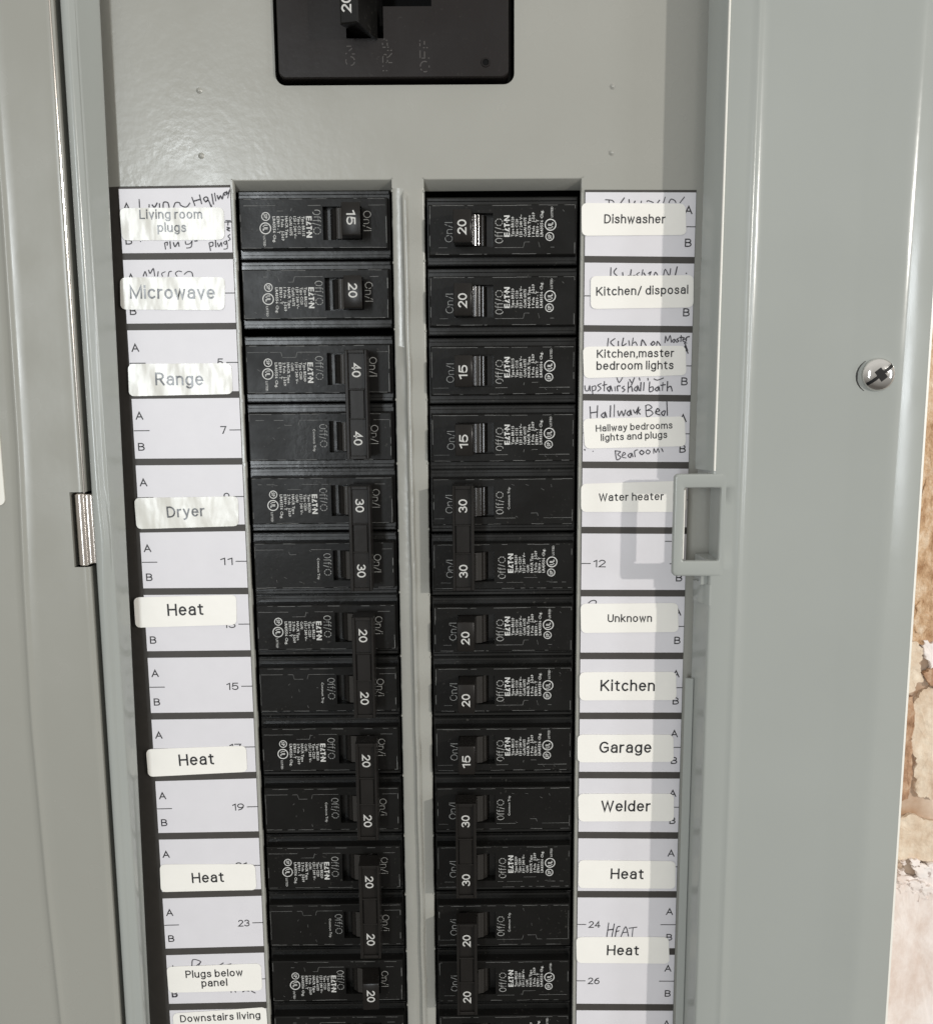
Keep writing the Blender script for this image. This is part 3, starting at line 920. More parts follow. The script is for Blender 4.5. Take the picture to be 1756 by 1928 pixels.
barrel(hg, hxc-0.055, 0.62, 0.085, hz0_+0.0, hz1_+0.0)
barrel(hg, hxc+0.050, 0.615, 0.085, hz0_+0.03, hz1_-0.01)
hg.build('hinge', PINM, door, DR)
pn = MB()
barrel(pn, -5.50, 0.665, 0.012, hz1_, ZT, 10)
pn.build('hinge_rod', PINM, door, DR)
# blank white card on the door, at the edge of view
cx1, cz1 = P(7, 832, .70); cx2, cz2 = P(7, 952, .70)
cd = MB()
cx1 = cx2
o_ = rrect(cx1-2.6, cx1+0.01, cz2, cz1+1.6, 0.09)
cd.rings([[(x, z, 0.655) for x, z in o_], [(x, z, 0.682) for x, z in o_]], True, True)
o = cd.build('card', CARD, None, (cx1-1.3, cz1, 0.67))
o.location = ((cx1-1.3)*S, -0.67*S, cz1*S)
tag(o, 'white rounded card on the open door, cut off by the left edge', 'card')

# ================================================================== label strips
barsL = [(482.7, 481), (615.3, 613.6), (744.5, 742.5), (869.8, 868.3), (996.5, 993.5), (1114, 1112.6), (1232.5, 1230.5), (1348.8, 1346.5), (1465, 1459.5), (1575, 1571.7), (1686, 1680.7), (1792.8, 1787.8), (1896.8, 1892.7), (1999, 1994)]
topL = (355.5, 352.5)
barsR = [(487.6, 489.6), (618, 619.9), (747.5, 749.8), (875, 876), (998, 999), (1116.7, 1117), (1235, 1235), (1348, 1348), (1459.5, 1460), (1572.5, 1573.5), (1684, 1684.5), (1791.5, 1792), (1896.5, 1897.5), (1997, 1998)]
topR = (361.5, 362)
XL0, XL1 = -4.965, -3.365
XR0, XR1 = 1.735, 3.345


def xpix(X, v, h):
    """pixel column of panel x at row v"""
    lo, hi = 0.0, 1756.0
    for _ in range(40):
        m_ = (lo+hi)/2
        if P(m_, v, h)[0] < X: lo = m_
        else: hi = m_
    return (lo+hi)/2


def zat(X, v, h): return P(xpix(X, v, h), v, h)[1]


HB, HCELL, HPR = 0.012, 0.016, 0.019
stripL = thing('circuit_directory', 'left paper label strip with dark border and white cells numbered odd', 'label strip', (-4.2, -6.5, 0.0), 'circuit label strips')
stripR = thing('circuit_directory', 'right paper label strip with white cells numbered even, half in shade', 'label strip', (2.5, -6.5, 0.0), 'circuit label strips')
for st, X0, X1, bars, top, left in ((stripL, XL0, XL1, barsL, topL, True), (stripR, XR0, XR1, barsR, topR, False)):
    org = (-4.2, -6.5, 0.0) if left else (2.5, -6.5, 0.0)
    zt0, zt1 = zat(X0, top[0]-4.5, 0), zat(X1, top[1]-4.5, 0)
    b = MB()
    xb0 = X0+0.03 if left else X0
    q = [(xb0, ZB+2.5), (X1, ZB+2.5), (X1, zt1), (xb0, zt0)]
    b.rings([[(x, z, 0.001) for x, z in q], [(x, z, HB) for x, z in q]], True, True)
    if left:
        b.sweep([(-5.36, -0.095), (-5.06, -0.018), (-5.02, -0.008), (-4.98, 0.004), (-4.955, HB-0.001), (xb0+0.002, HB-0.001)], [ZB+2.5, zt0])  # dark print carried over the plate edge, also painting the frame's shade
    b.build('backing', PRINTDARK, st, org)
    pr = MB(); prev = top; prevoff = 1.0
    for k, bar in enumerate(bars):
        y0a, y0b = prev[0]+(6.5 if k else 0), prev[1]+(6.5 if k else 0)
        y1a, y1b = bar[0]-6.2, bar[1]-6.2
        xo = X0 if left else X0+0.008
        A = (xo, zat(X0, y0a, HCELL)); B = (X1-0.004, zat(X1, y0b, HCELL)); C_ = (X1-0.004, zat(X1, y1b, HCELL)); D = (xo, zat(X0, y1a, HCELL))
        cell = MB()
        cell.rings([[(x, z, HB) for x, z in (D, C_, B, A)], [(x, z, HCELL) for x, z in (D, C_, B, A)]], False, True)
        cell.build('cell', PAPER, st, org, smooth=False)
        tl = (B[1]-A[1])/(B[0]-A[0])     # tilt of the row

        def pt(fx, fz):
            """fx inches from the outer edge, fz 0..1 down the row"""
            zc_a = lerp(A[1], D[1], fz); zc_b = lerp(B[1], C_[1], fz)
            X = X0+fx if left else X1-fx
            return X, lerp(zc_a, zc_b, (X-X0)/(X1-X0))
        n_ = 2*k+1 if left else 2*k+2
        capA = 0.118
        ax = (1, tl); ay = (-tl, 1)
        if left:
            o1 = pt(0.045, 0.28); o2 = pt(0.045, 0.80)
            pen_text(pr, 'A', (o1[0], o1[1]-capA/2), ax, ay, 0.113, h=HPR, height=capA, wt=.17)
            pen_text(pr, 'B', (o2[0]+.01, o2[1]-capA/2), ax, ay, 0.098, h=HPR, height=capA, wt=.17)
            a, b2 = pt(0.005, .53), pt(0.24, .53); seg(pr, a, b2, 0.013, HPR)
            a, b2 = pt(X1-X0-0.17, .53), pt(X1-X0, .53); seg(pr, a, b2, 0.013, HPR)
            w = 0.09 if n_ < 10 else 0.185
            if n_ == 1: w = 0.05
            e = pt(X1-X0-0.215-w, .53)
            pen_text(pr, str(n_), (e[0], e[1]-capA/2), ax, ay, w, h=HPR, height=capA, wt=.15)
        else:
            o1 = pt(0.165, 0.27); o2 = pt(0.16, 0.78)
            pen_text(pr, 'A', (o1[0], o1[1]-capA/2), ax, ay, 0.113, h=HPR, height=capA, wt=.17)
            pen_text(pr, 'B', (o2[0]+.01, o2[1]-capA/2), ax, ay, 0.098, h=HPR, height=capA, wt=.17)
            a, b2 = pt(0.25, .53), pt(0.0, .53); seg(pr, a, b2, 0.013, HPR)
            a, b2 = pt(X1-X0-0.01, .53), pt(X1-X0-0.15, .53); seg(pr, a, b2, 0.013, HPR)
            w = 0.09 if n_ < 10 else 0.19
            e = pt(X1-X0-0.19, .53)
            pen_text(pr, str(n_), (e[0], e[1]-capA/2), ax, ay, w, h=HPR, height=capA, wt=.15)
            if n_ == 12:
                a, b2 = pt(0.33, .13), pt(0.10, .13); seg(pr, a, b2, 0.013, HPR)
        prev = bar
    tag(pr.build('printed_lettering', INKP, st, org, smooth=False), kind='stuff')

# handwriting on the strips
Z1 = (2.927, 180, 330); Z2 = (2.744, 760, 330); Z4 = (2.832, 780, 860); Z5 = (3.193, 250, 1380); Z6 = (2.832, 780, 1380)
HW_L = [(Z1, '''240,130 243,178|295,158 295,176|310,160 325,174 340,150|352,153 353,177|372,177 375,148 398,150 405,177|430,176 440,150 462,150 470,165 500,174 520,150
530,118 548,168|572,105 585,158|538,142 580,130|604,143 595,127 610,118 620,130 608,145 622,138 636,172|640,100 650,160|655,95 663,142|670,108 678,130 688,112 698,128 705,100|716,110 706,100 718,92 724,108|722,85 730,100 738,80 728,126
380,372 386,408|380,372 396,368 394,386|410,362 413,404|428,368 438,392 455,368 460,392|495,362 498,378 520,376 531,362 526,394 500,400|545,362 562,360
625,372 634,416|625,372 645,368 646,386 630,392|660,350 663,396|672,370 680,392 692,370 696,392|717,360 705,372 718,380 722,360 726,400 705,406|742,325 730,335 742,350 730,360
716,248 746,250|730,250 729,276|722,285 738,290 725,298 740,306|636,160 640,176|247,362 249,366
262,557 273,530 282,556|292,520 301,540 318,513 326,556|345,528 342,557|385,530 365,540 370,558|400,558 405,532 420,528|450,557 440,540 455,527 476,531|488,546 508,530 530,535 536,558'''),
        (Z5, '''356,1400 362,1364 408,1376 392,1394 372,1406 352,1400|408,1376 393,1410|440,1398 442,1404|478,1396 480,1402|520,1399 546,1384|565,1396 592,1390
590,1550 592,1564|614,1554 620,1562|660,1560 676,1550 700,1555|712,1550 720,1558 738,1566|238,1578 252,1588 270,1574''')]
HW_R = [(Z2, '''1040,125 1075,128 1086,140|1060,125 1060,142|1120,142 1140,114|1165,142 1163,122|1190,142 1195,130|1225,142 1228,130|1255,136 1262,130 1290,140|1310,142 1322,126|1340,142 1350,110|1368,142 1380,122 1400,130 1405,142|1425,142 1450,110
1070,475 1068,522|1100,478 1085,500 1105,522|1130,500 1132,522|1160,514 1163,520|1175,485 1172,520 1195,515|1218,500 1202,512 1215,520|1235,485 1228,522|1238,502 1250,520|1262,508 1276,498 1268,520|1290,522 1300,500 1312,518|1340,522 1350,485 1370,518 1378,480|1412,470 1400,522|1457,503 1461,509
1057,840 1052,884|1092,842 1068,862 1088,884|1108,855 1108,884|1135,838 1128,880 1150,868|1162,852 1166,880|1185,838 1178,882|1184,868 1196,860 1206,880|1225,884 1232,850 1252,880|1278,870 1288,858 1296,868 1284,878 1274,868|1305,884 1310,858 1326,880
1348,866 1352,832 1362,855 1375,828 1381,864|1398,845 1386,855 1395,863 1400,848 1407,862|1420,840 1410,848 1420,855 1408,863|1432,825 1430,860|1422,838 1442,836|1440,850 1452,847 1445,838 1440,855 1455,860|1458,858 1460,838 1476,832|1450,862 1466,906|1448,872 1452,861 1462,868
935,1085 938,1110 952,1112 960,1088 963,1116|972,1090 976,1132|972,1092 990,1088 990,1108 975,1112|1020,1075 1002,1085 1018,1100 1000,1116|1036,1063 1035,1116|1025,1085 1050,1080|1065,1090 1050,1100 1062,1116 1068,1090 1076,1116|1090,1090 1092,1116|1105,1116 1103,1090 1120,1088|1140,1088 1128,1098 1142,1108 1128,1120|1160,1065 1158,1122|1160,1100 1175,1090 1181,1118|1202,1090 1190,1105 1203,1114 1208,1088 1215,1114|1225,1068 1222,1116|1241,1068 1238,1114|1270,1065 1268,1116 1288,1110 1285,1092 1270,1098|1312,1092 1298,1105 1310,1114 1316,1092 1321,1114|1338,1068 1335,1113|1325,1085 1352,1081|1362,1063 1360,1116|1362,1098 1378,1090 1386,1116
1100,1044 1112,1070 1130,1044|1165,1052 1180,1078|1192,1044 1175,1085|1215,1044 1220,1060|1260,1046 1262,1060|1290,1050 1310,1058 1342,1046
962,1193 965,1257|1001,1188 998,1252|962,1228 1000,1222|1035,1225 1020,1240 1035,1252 1040,1225 1048,1252|1068,1188 1066,1250|1088,1183 1086,1248|1105,1215 1112,1242 1125,1218 1135,1242 1146,1210|1166,1215 1152,1230 1165,1241 1171,1215 1176,1240|1185,1210 1196,1228 1212,1198 1204,1236|1222,1208 1211,1222 1223,1235|1250,1190 1255,1246 1286,1232 1275,1215 1255,1215 1281,1200 1265,1185 1246,1192|1300,1224 1320,1216 1310,1205 1300,1228 1324,1238|1346,1215 1330,1228 1342,1241 1351,1215|1358,1168 1361,1242
1092,1423 1100,1470 1121,1456 1105,1442 1119,1428 1090,1423|1130,1448 1145,1440 1135,1431 1128,1455 1149,1460|1171,1435 1158,1448 1170,1458 1177,1436 1183,1456|1195,1456 1192,1425 1209,1418|1228,1420 1218,1432 1230,1443 1240,1430 1226,1420|1260,1417 1250,1430 1262,1440 1272,1427 1258,1417|1290,1438 1292,1412 1302,1432 1312,1412 1319,1432|1330,1410 1339,1428|932,1414 937,1422|976,1423 979,1428'''),
        (Z4, '''927,781 944,768 964,767 969,778 959,790'''),
        (Z6, '''1036,1013 1025,1090|1066,1018 1052,1090|1030,1053 1062,1048|1098,1033 1080,1040 1070,1090|1072,1062 1092,1056|1100,1090 1126,1035 1141,1087|1108,1067 1136,1063|1142,1043 1187,1037|1165,1042 1160,1090''')]
for st, hw, org in ((stripL, HW_L, (-4.2, -6.5, 0.0)), (stripR, HW_R, (2.5, -6.5, 0.0))):
    for (s_, ox, oy), txt in [(a, t_) for a, tt in hw for t_ in tt.split('\n')]:
        mb = MB()
        for st_ in txt.split('|'):
            pts = []
            for tok in st_.split():
                a, b = tok.split(','); pts.append(P(float(a)/s_+ox, float(b)/s_+oy, 0.020))
            if len(pts) > 1: polyline(mb, pts, 0.0155, 0.0205)
        tag(mb.build('handwriting', PEN, st, org, smooth=False), kind='stuff')

# ================================================================== stickers
STK = [
    # quad TL TR BR BL, lines (text,x0,x1,y0,y1), label, material
    ([(225, 391.5), (421, 390), (423, 451), (230, 452.5)], [('Living room', 263, 381, 412, 411.5), ('plugs', 297, 351, 436.6, 436.6)], 'shiny cream sticker reading "Living room plugs" at the top of the left strip', 'w', (0.7, -0.7)),
    ([(226, 522), (423.5, 521.5), (423, 583.5), (227, 582.5)], [('Microwave', 245, 405, 562.3, 562.8)], 'shiny cream sticker reading "Microwave" in large letters on the left strip', 'w', None),
    ([(241, 685), (435.5, 683.6), (438, 741.7), (243, 746)], [('Range', 293, 383, 725.6, 725.6)], 'glaring wrinkled sticker reading "Range" on the left strip', 'w', None),
    ([(252.5, 937.6), (448, 934.3), (449.5, 990.5), (257, 996.4)], [('Dryer', 315, 386, 974.8, 972)], 'rippled glaring sticker reading "Dryer" on the left strip', 'w', None),
    ([(251.4, 1125), (444.6, 1120), (445.6, 1176.4), (255.3, 1182)], [('Heat', 316, 383.5, 1160, 1158)], 'cream sticker reading "Heat" covering number 13, sticking out past the left strip', 'c', None),
    ([(275, 1411), (463, 1404.4), (465.5, 1453.6), (279, 1463)], [('Heat', 337.7, 403.5, 1442.6, 1439.5)], 'tilted cream sticker reading "Heat" covering number 17 on the left strip', 'c', None),
    ([(300.7, 1628), (480, 1627.4), (483, 1676), (303, 1680)], [('Heat', 362, 422, 1663.4, 1661)], 'cream sticker reading "Heat" covering number 21 on the left strip', 'c', None),
    ([(313.6, 1821), (491, 1814.7), (494, 1865.4), (317.3, 1870)], [('Plugs below', 350, 457.3, 1842, 1838), ('panel', 380, 428.5, 1858.5, 1856.5)], 'cream sticker reading "Plugs below panel" low on the left strip', 'c', None),
    ([(325, 1909), (501, 1897), (505, 1955), (329, 1965)], [('Downstairs living', 340, 490.5, 1925.6, 1918)], 'cream sticker reading "Downstairs living", cut off at the bottom edge', 'c', None),
    ([(1094.5, 381.7), (1290, 383), (1292, 442), (1095, 443.7)], [('Dishwasher', 1137, 1252, 420.4, 420.4)], 'cream sticker reading "Dishwasher" at the top of the right strip', 'c', None),
    ([(1111.7, 519.5), (1305.5, 517.7), (1305, 578.5), (1111.7, 581.5)], [('Kitchen/ disposal', 1122, 1295, 556.9, 553)], 'cream sticker reading "Kitchen/ disposal" on the right strip', 'c', None),
    ([(1097, 652.5), (1290, 650.7), (1292, 706), (1099, 712)], [('Kitchen,master', 1123.3, 1268.4, 673.8, 672), ('bedroom lights', 1122.6, 1267.3, 696.6, 695)], 'cream sticker reading "Kitchen,master bedroom lights" on the right strip', 'c', None),
    ([(1097, 788.5), (1288.5, 783.7), (1291, 840), (1100.7, 844.6)], [('Hallway bedrooms', 1121.5, 1265.5, 813, 806.7), ('lights and plugs', 1131, 1255.6, 830.5, 824.5)], 'cream sticker reading "Hallway bedrooms lights and plugs" in small letters', 'c', None),
    ([(1093.6, 911), (1292, 905), (1293, 964), (1093.6, 964)], [('Water heater', 1127, 1249, 943.7, 941.5)], 'cream sticker reading "Water heater" running under the latch loop', 'c', None),
    ([(1092.5, 1137), (1276, 1135.4), (1277, 1190), (1093.6, 1192)], [('Unknown', 1143.7, 1226.7, 1171.6, 1171)], 'cream sticker reading "Unknown" below the latch loop', 'c', None),
    ([(1090.7, 1266), (1272.6, 1265), (1273, 1318.3), (1090.7, 1319)], [('Kitchen', 1130, 1232, 1301.4, 1301.4)], 'cream sticker reading only "Kitchen" in large letters on the right strip', 'c', None),
    ([(1087, 1383.5), (1267.3, 1383.5), (1268, 1434.7), (1087, 1435.8)], [('Garage', 1127.8, 1225.6, 1417.8, 1417.8)], 'cream sticker reading "Garage" on the right strip', 'c', None),
    ([(1088, 1494.8), (1268.3, 1494.8), (1268.3, 1546.7), (1089, 1547)], [('Welder', 1131.3, 1223.8, 1528.3, 1528.3)], 'cream sticker reading "Welder" on the right strip', 'c', None),
    ([(1089, 1620), (1271.5, 1622), (1271, 1673.8), (1088, 1672.4)], [('Heat', 1149, 1210.8, 1655.4, 1655.8)], 'cream sticker reading "Heat" directly below the Welder row on the right strip', 'c', None),
    ([(1084.4, 1764.9), (1258.5, 1764.9), (1260, 1815), (1085.4, 1813.6)], [('Heat', 1142, 1202, 1799, 1799.4)], 'cream sticker reading "Heat" under the handwritten word HEAT beside number 24', 'c', None),
]
for si, (q, lines, label, mt, _) in enumerate(STK):
    HS = 0.026
    Q = [P(u, v, HS) for u, v in q]
    cx = sum(p[0] for p in Q)/4; cz = sum(p[1] for p in Q)/4
    t = thing('sticker', label, 'sticker', (cx, cz, HS), 'typed stickers on the label strips')
    W_ = math.hypot(Q[1][0]-Q[0][0], Q[1][1]-Q[0][1]); Hh = math.hypot(Q[3][0]-Q[0][0], Q[3][1]-Q[0][1])
    rc = 0.075
    rnd = random.Random(si)
    ph = [rnd.uniform(0, 6.28) for _ in range(4)]; cur = [rnd.uniform(0.0, 0.012) for _ in range(4)]

    def hf(X, Z, cx=cx, cz=cz, ph=ph, cur=cur, W_=W_, Hh=Hh, mt=mt):
        a = (X-cx)/W_*2; b = (Z-cz)/Hh*2
        h = HS+0.0015*math.sin(a*3+ph[0])
        if mt == 'w': h += 0.0022*math.sin(a*11+b*1.5+ph[1])
        cs = (cur[0] if a < 0 else cur[1]) if b > 0 else (cur[2] if a < 0 else cur[3])
        h += cs*max(0, abs(a)-0.55)**2*max(0, abs(b)+0.2)*2
        return h
    vrows = [0, 0.02, 0.06, 0.12, 0.2, 0.3, 0.4, 0.5, 0.6, 0.7, 0.8, 0.88, 0.94, 0.98, 1]
    mb = MB(); NX = 28; grid = []

    def inset(v):
        y = min(v, 1-v)*Hh
        return 0 if y >= rc else (rc-math.sqrt(max(0, rc*rc-(rc-y)**2)))/W_
    for v in vrows:
        i0 = inset(v); row = []
        for i in range(NX+1):
            a = i0+(1-2*i0)*i/NX
            X = lerp(lerp(Q[0][0], Q[1][0], a), lerp(Q[3][0], Q[2][0], a), v)
            Z = lerp(lerp(Q[0][1], Q[1][1], a), lerp(Q[3][1], Q[2][1], a), v)
            row.append((X, Z))
        grid.append(row)
    top = [[mb.vert(x, z, hf(x, z)) for x, z in r_] for r_ in grid]
    for a, b in zip(top, top[1:]):
        for i in range(NX): mb.face(a[i], a[i+1], b[i+1], b[i])
    rim = grid[0]+[r_[-1] for r_ in grid[1:]]+grid[-1][::-1][1:]+[r_[0] for r_ in grid[-2:0:-1]]
    a = [mb.vert(x, z, hf(x, z)) for x, z in rim]; b = [mb.vert(x, z, hf(x, z)-0.004) for x, z in rim]
    for i in range(len(rim)): mb.face(a[i], a[(i+1) % len(rim)], b[(i+1) % len(rim)], b[i])
    mb.build('paper', STICKW if mt == 'w' else STICK, t, (cx, cz, HS), ang=40)
    tx = MB()
    for (s_, x0, x1, y0, y1) in lines:
        A = P(x0, y0, HS); B = P(x1, y1, HS)
        L = math.hypot(B[0]-A[0], B[1]-A[1]); ax = ((B[0]-A[0])/L, (B[1]-A[1])/L)
        pen_text(tx, s_, A, ax, (-ax[1], ax[0]), L, wt=0.16, sp=0.33, hf=lambda X, Z: hf(X, Z)+0.0035)
    tx.build('lettering', INKW if mt == 'w' else INK, t, (cx, cz, HS), smooth=False)

# ================================================================== breakers (local frame: u outer->inner, v across)
FH = 0.12      # height of the raised face over the plate
L2 = 1.065; W2 = 0.357
SL0, SL1, SV = 0.135, 0.700, 0.235


def face_mesh(v0):
    m = MB(); c = 0.014
    xs = [-L2, SL0, SL1, L2]; vs = [v0-W2, v0-SV, v0+SV, v0+W2]
    g = {}
    for i, x in enumerate(xs):
        for j, v in enumerate(vs):
            xx = x+(c if i == 0 else -c if i == 3 else 0); vv = v+(c if j == 0 else -c if j == 3 else 0)
            g[i, j] = m.vert(xx, vv, FH)
    for i in range(3):
        for j in range(3):
            if (i, j) != (1, 1): m.face(g[i, j], g[i+1, j], g[i+1, j+1], g[i, j+1])
    # outer chamfer and walls
    ring = [(0, 0), (1, 0), (2, 0), (3, 0), (3, 1), (3, 2), (3, 3), (2, 3), (1, 3), (0, 3), (0, 2), (0, 1)]
    o1 = {}; o2 = {}
    for i, j in ring:
        x = xs[i]; v = vs[j]
        o1[i, j] = m.vert(x, v, FH-c)
        dx = -0.012 if i == 0 else 0.012 if i == 3 else 0; dv = -0.012 if j == 0 else 0.012 if j == 3 else 0
        o2[i, j] = m.vert(x+dx, v+dv, -0.06)
    n = len(ring)
    for k in range(n):
        a, b = ring[k], ring[(k+1) % n]
        m.face(g[a], g[b], o1[b], o1[a]); m.face(o1[a], o1[b], o2[b], o2[a])
    # slot walls
    w = {}
    for (i, j) in ((1, 1), (2, 1), (2, 2), (1, 2)): w[i, j] = m.vert(xs[i], vs[j], -0.35)
    r_ = [(1, 1), (2, 1), (2, 2), (1, 2)]
    for k in range(4):
        a, b = r_[k], r_[(k+1) % 4]
        m.face(g[a], g[b], w[b], w[a])
    m.face(*[w[k] for k in r_])
    return m


def drum_mesh(v0):
    m = MB(); R = 0.232; cx, ch = 0.455, -0.10
    prof = []
    for k in range(0, 61):
        a = math.radians(178-k*2.9); r_ = R*(1+0.022*math.cos(math.radians(178-k*2.9)*15))
        prof.append((cx+r_*math.cos(a), ch+r_*math.sin(a)))
    m.prism(prof, v0-0.215, v0+0.215)
    return m


def handle_mesh(v0, hv=0.225):
    m = MB()
    # toggle block leaning to the On side
    prof = [(0.415, 0.06), (0.412, 0.14), (0.425, 0.24), (0.452, 0.505), (0.458, 0.524), (0.472, 0.532), (0.700, 0.528), (0.711, 0.520), (0.715, 0.505), (0.680, 0.10), (0.66, 0.05)]
    rr = []
    for dv, k in ((-hv, 0.97), (-hv+0.018, 1.0), (hv-0.018, 1.0), (hv, 0.97)):
        cxm = 0.57; chm = 0.2
        rr.append([(cxm+(x-cxm)*k, v0+dv, chm+(h-chm)*k if h > chm else h) for x, h in prof])
    m.rings(rr, True, True)
    return m


def tie_mesh(v0, v1):
    """bar joining two handles: body, long rails, pads"""
    m = MB(); lo, hi = v0-0.30, v1+0.27
    m.box(0.445, 0.765, lo, hi, 0.24, 0.525, 0.012)
    for a, b in ((0.445, 0.492), (0.728, 0.765)):
        m.box(a, b, lo, hi, 0.50, 0.575, 0.010)
    for a, b in ((lo, lo+0.05), (hi-0.05, hi)): m.box(0.492, 0.728, a, b, 0.50, 0.570, 0.008)
    vm = (v0+v1)/2
    m.box(0.508, 0.712, vm-0.22, vm+0.20, 0.50, 0.552, 0.008)
    for q in (vm-0.225, vm+0.20): m.box(0.492, 0.728, q, q+0.02, 0.50, 0.565, 0.006)
    return m


def neck_mesh(v0):
    m = MB()
    m.prism([(0.40, 0.08), (0.43, 0.18), (0.46, 0.26), (0.75, 0.26), (0.69, 0.05)], v0-0.2, v0+0.2)
    return m


def shoulder_mesh(v0):
    m = MB()
    m.box(-1.11, 1.10, v0-0.488, v0+0.488, -1.2, -0.055, 0.012)
    m.box(-1.09, 1.085, v0-0.472, v0-0.425, -0.1, -0.030, 0.006)
    m.box(-1.09, 1.085, v0+0.425, v0+0.472, -0.1, -0.030, 0.006)
    return m


DN = (0, -1)       # reading direction down (local), glyph tops point to +u
UPU = (1, 0)
hP = FH+0.003


def eaton(m, u, v, L):
    """five-letter maker's mark in its own block shapes, reading downwards from v"""
    hgt = 0.082
    def blk(t0, t1, a0, a1, slant=0):
        # t along reading dir (0..1 of L), a across 0..1
        pts = [(t0, a0), (t1, a0), (t1, a1), (t0, a1)]
        m.face(*[m.vert(u-hgt/2+a*hgt, v-(t*L), hP) for t, a in pts])
    def tri(p):
        m.face(*[m.vert(u-hgt/2+a*hgt, v-(t*L), hP) for t, a in p])
    blk(0, .07, 0, 1); blk(.07, .2, .0, .2); blk(.07, .2, .4, .6); blk(.07, .2, .8, 1)
    tri([(.23, 0), (.29, 0), (.40, .75), (.34, 1)]); tri([(.40, 0), (.46, 0), (.40, .75), (.34, 1)]) if False else tri([(.30, 0), (.42, 0), (.42, .25), (.36, .25)])
    blk(.45, .64, .78, 1); blk(.51, .58, 0, .78)
    blk(.665, .715, .35, .62)
    blk(.74, .80, 0, 1); tri([(.80, 1), (.80, .65), (.93, 0), (.93, .35)]); blk(.93, 1.0, 0, 1)


def lettering(v0, kind, rnd_seed, amps, dx):
    """kind: full / trip"""
    m = MB()
    if kind == 'full':
        two = kind and amps[0] == 2
        code = ('2' if two else '1')+str(amps[1])
        eaton(m, -0.064+dx, v0+0.10, 0.30)
        rows = [('Type BR'+code, -0.146, .28), ('Type C'+code, -0.206, .25), ('120 / 240 V~', -0.266, .31), ('Cu/Al' if two else 'Cu/Al 60/75', -0.326, .12 if two else .27),
                ('HACR Type', -0.386, .30), (('2' if two else '1')+' Pole   J-569', -0.446, .34), ('E7819 - T', -0.506, .24), ('LR43556 Chg.', -0.566, .37)]
        for t, u, w in rows:
            put_text(m, t, (u+dx-0.02, v0+0.10), DN, UPU, w, h=hP, height=0.040, res=1, bold=0.012)
        disc(m, -0.685+dx, v0+0.10, 0.062, hP, 18, 0.050); disc(m, -0.695+dx, v0-0.065, 0.084, hP, 20, 0.070)
        put_text(m, 'SP', (-0.71+dx, v0+0.135), DN, UPU, 0.07, h=hP, height=0.05, res=1, bold=.015)
        put_text(m, 'UL', (-0.73+dx, v0-0.015), DN, UPU, 0.085, h=hP, height=0.07, res=1, bold=.02)
        put_text(m, 'LISTED', (-0.73+dx, v0-0.17), DN, UPU, 0.15, h=hP, height=0.032, res=1)
    else:
        put_text(m, 'Common Trip', (-0.105, v0+0.12), DN, UPU, 0.34, h=hP, height=0.036, res=1)
    return m


def moulded(v0, seed, dxo, dxn):
    m = MB()
    pen_text(m, 'Off/', (-0.008+dxo, v0+0.19), DN, UPU, 0.225, h=hP, height=0.115, wt=.085, gap=0.08, seed=seed)
    for k in range(8):          # the O of the off mark is a broken ring
        a0 = 2*math.pi*k/8+.15; a1 = a0+2*math.pi*.085
        p = [((0.050+dxo)+0.052*math.cos(a), v0-0.105-0.047*math.sin(a)) for a in (a0, a1)]
        seg(m, p[0], p[1], 0.011, hP)
    pen_text(m, 'On/I', (0.722+dxn, v0+0.17), DN, UPU, 0.28, h=hP, height=0.112, wt=.085, gap=0.08, seed=seed+5)
    return m


def mould_glint_lines(v0, seed):
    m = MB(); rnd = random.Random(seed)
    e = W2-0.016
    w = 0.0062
    broken_line(m, (-L2+.02, v0+e), (L2-.02, v0+e), w, hP, rnd, .5)  # perimeter lines: worn mould seams and painted edge highlights together
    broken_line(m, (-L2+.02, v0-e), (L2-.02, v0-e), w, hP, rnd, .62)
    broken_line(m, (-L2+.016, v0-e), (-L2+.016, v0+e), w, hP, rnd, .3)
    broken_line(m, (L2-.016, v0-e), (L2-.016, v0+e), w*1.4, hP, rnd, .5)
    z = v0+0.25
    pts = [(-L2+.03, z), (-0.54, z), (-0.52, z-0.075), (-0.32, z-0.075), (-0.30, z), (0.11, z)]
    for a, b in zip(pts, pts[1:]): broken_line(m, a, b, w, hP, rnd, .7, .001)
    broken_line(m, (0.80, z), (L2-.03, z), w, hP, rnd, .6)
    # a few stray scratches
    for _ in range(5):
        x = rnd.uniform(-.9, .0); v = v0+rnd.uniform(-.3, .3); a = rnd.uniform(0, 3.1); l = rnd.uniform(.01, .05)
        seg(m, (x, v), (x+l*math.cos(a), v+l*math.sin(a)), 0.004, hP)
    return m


def number(t, v0, uc, h, w=0.20):
    m = MB()
    pen_text(m, t, (uc-0.066, v0+w/2), DN, UPU, w, h=h, height=0.128, wt=.185)
    return m


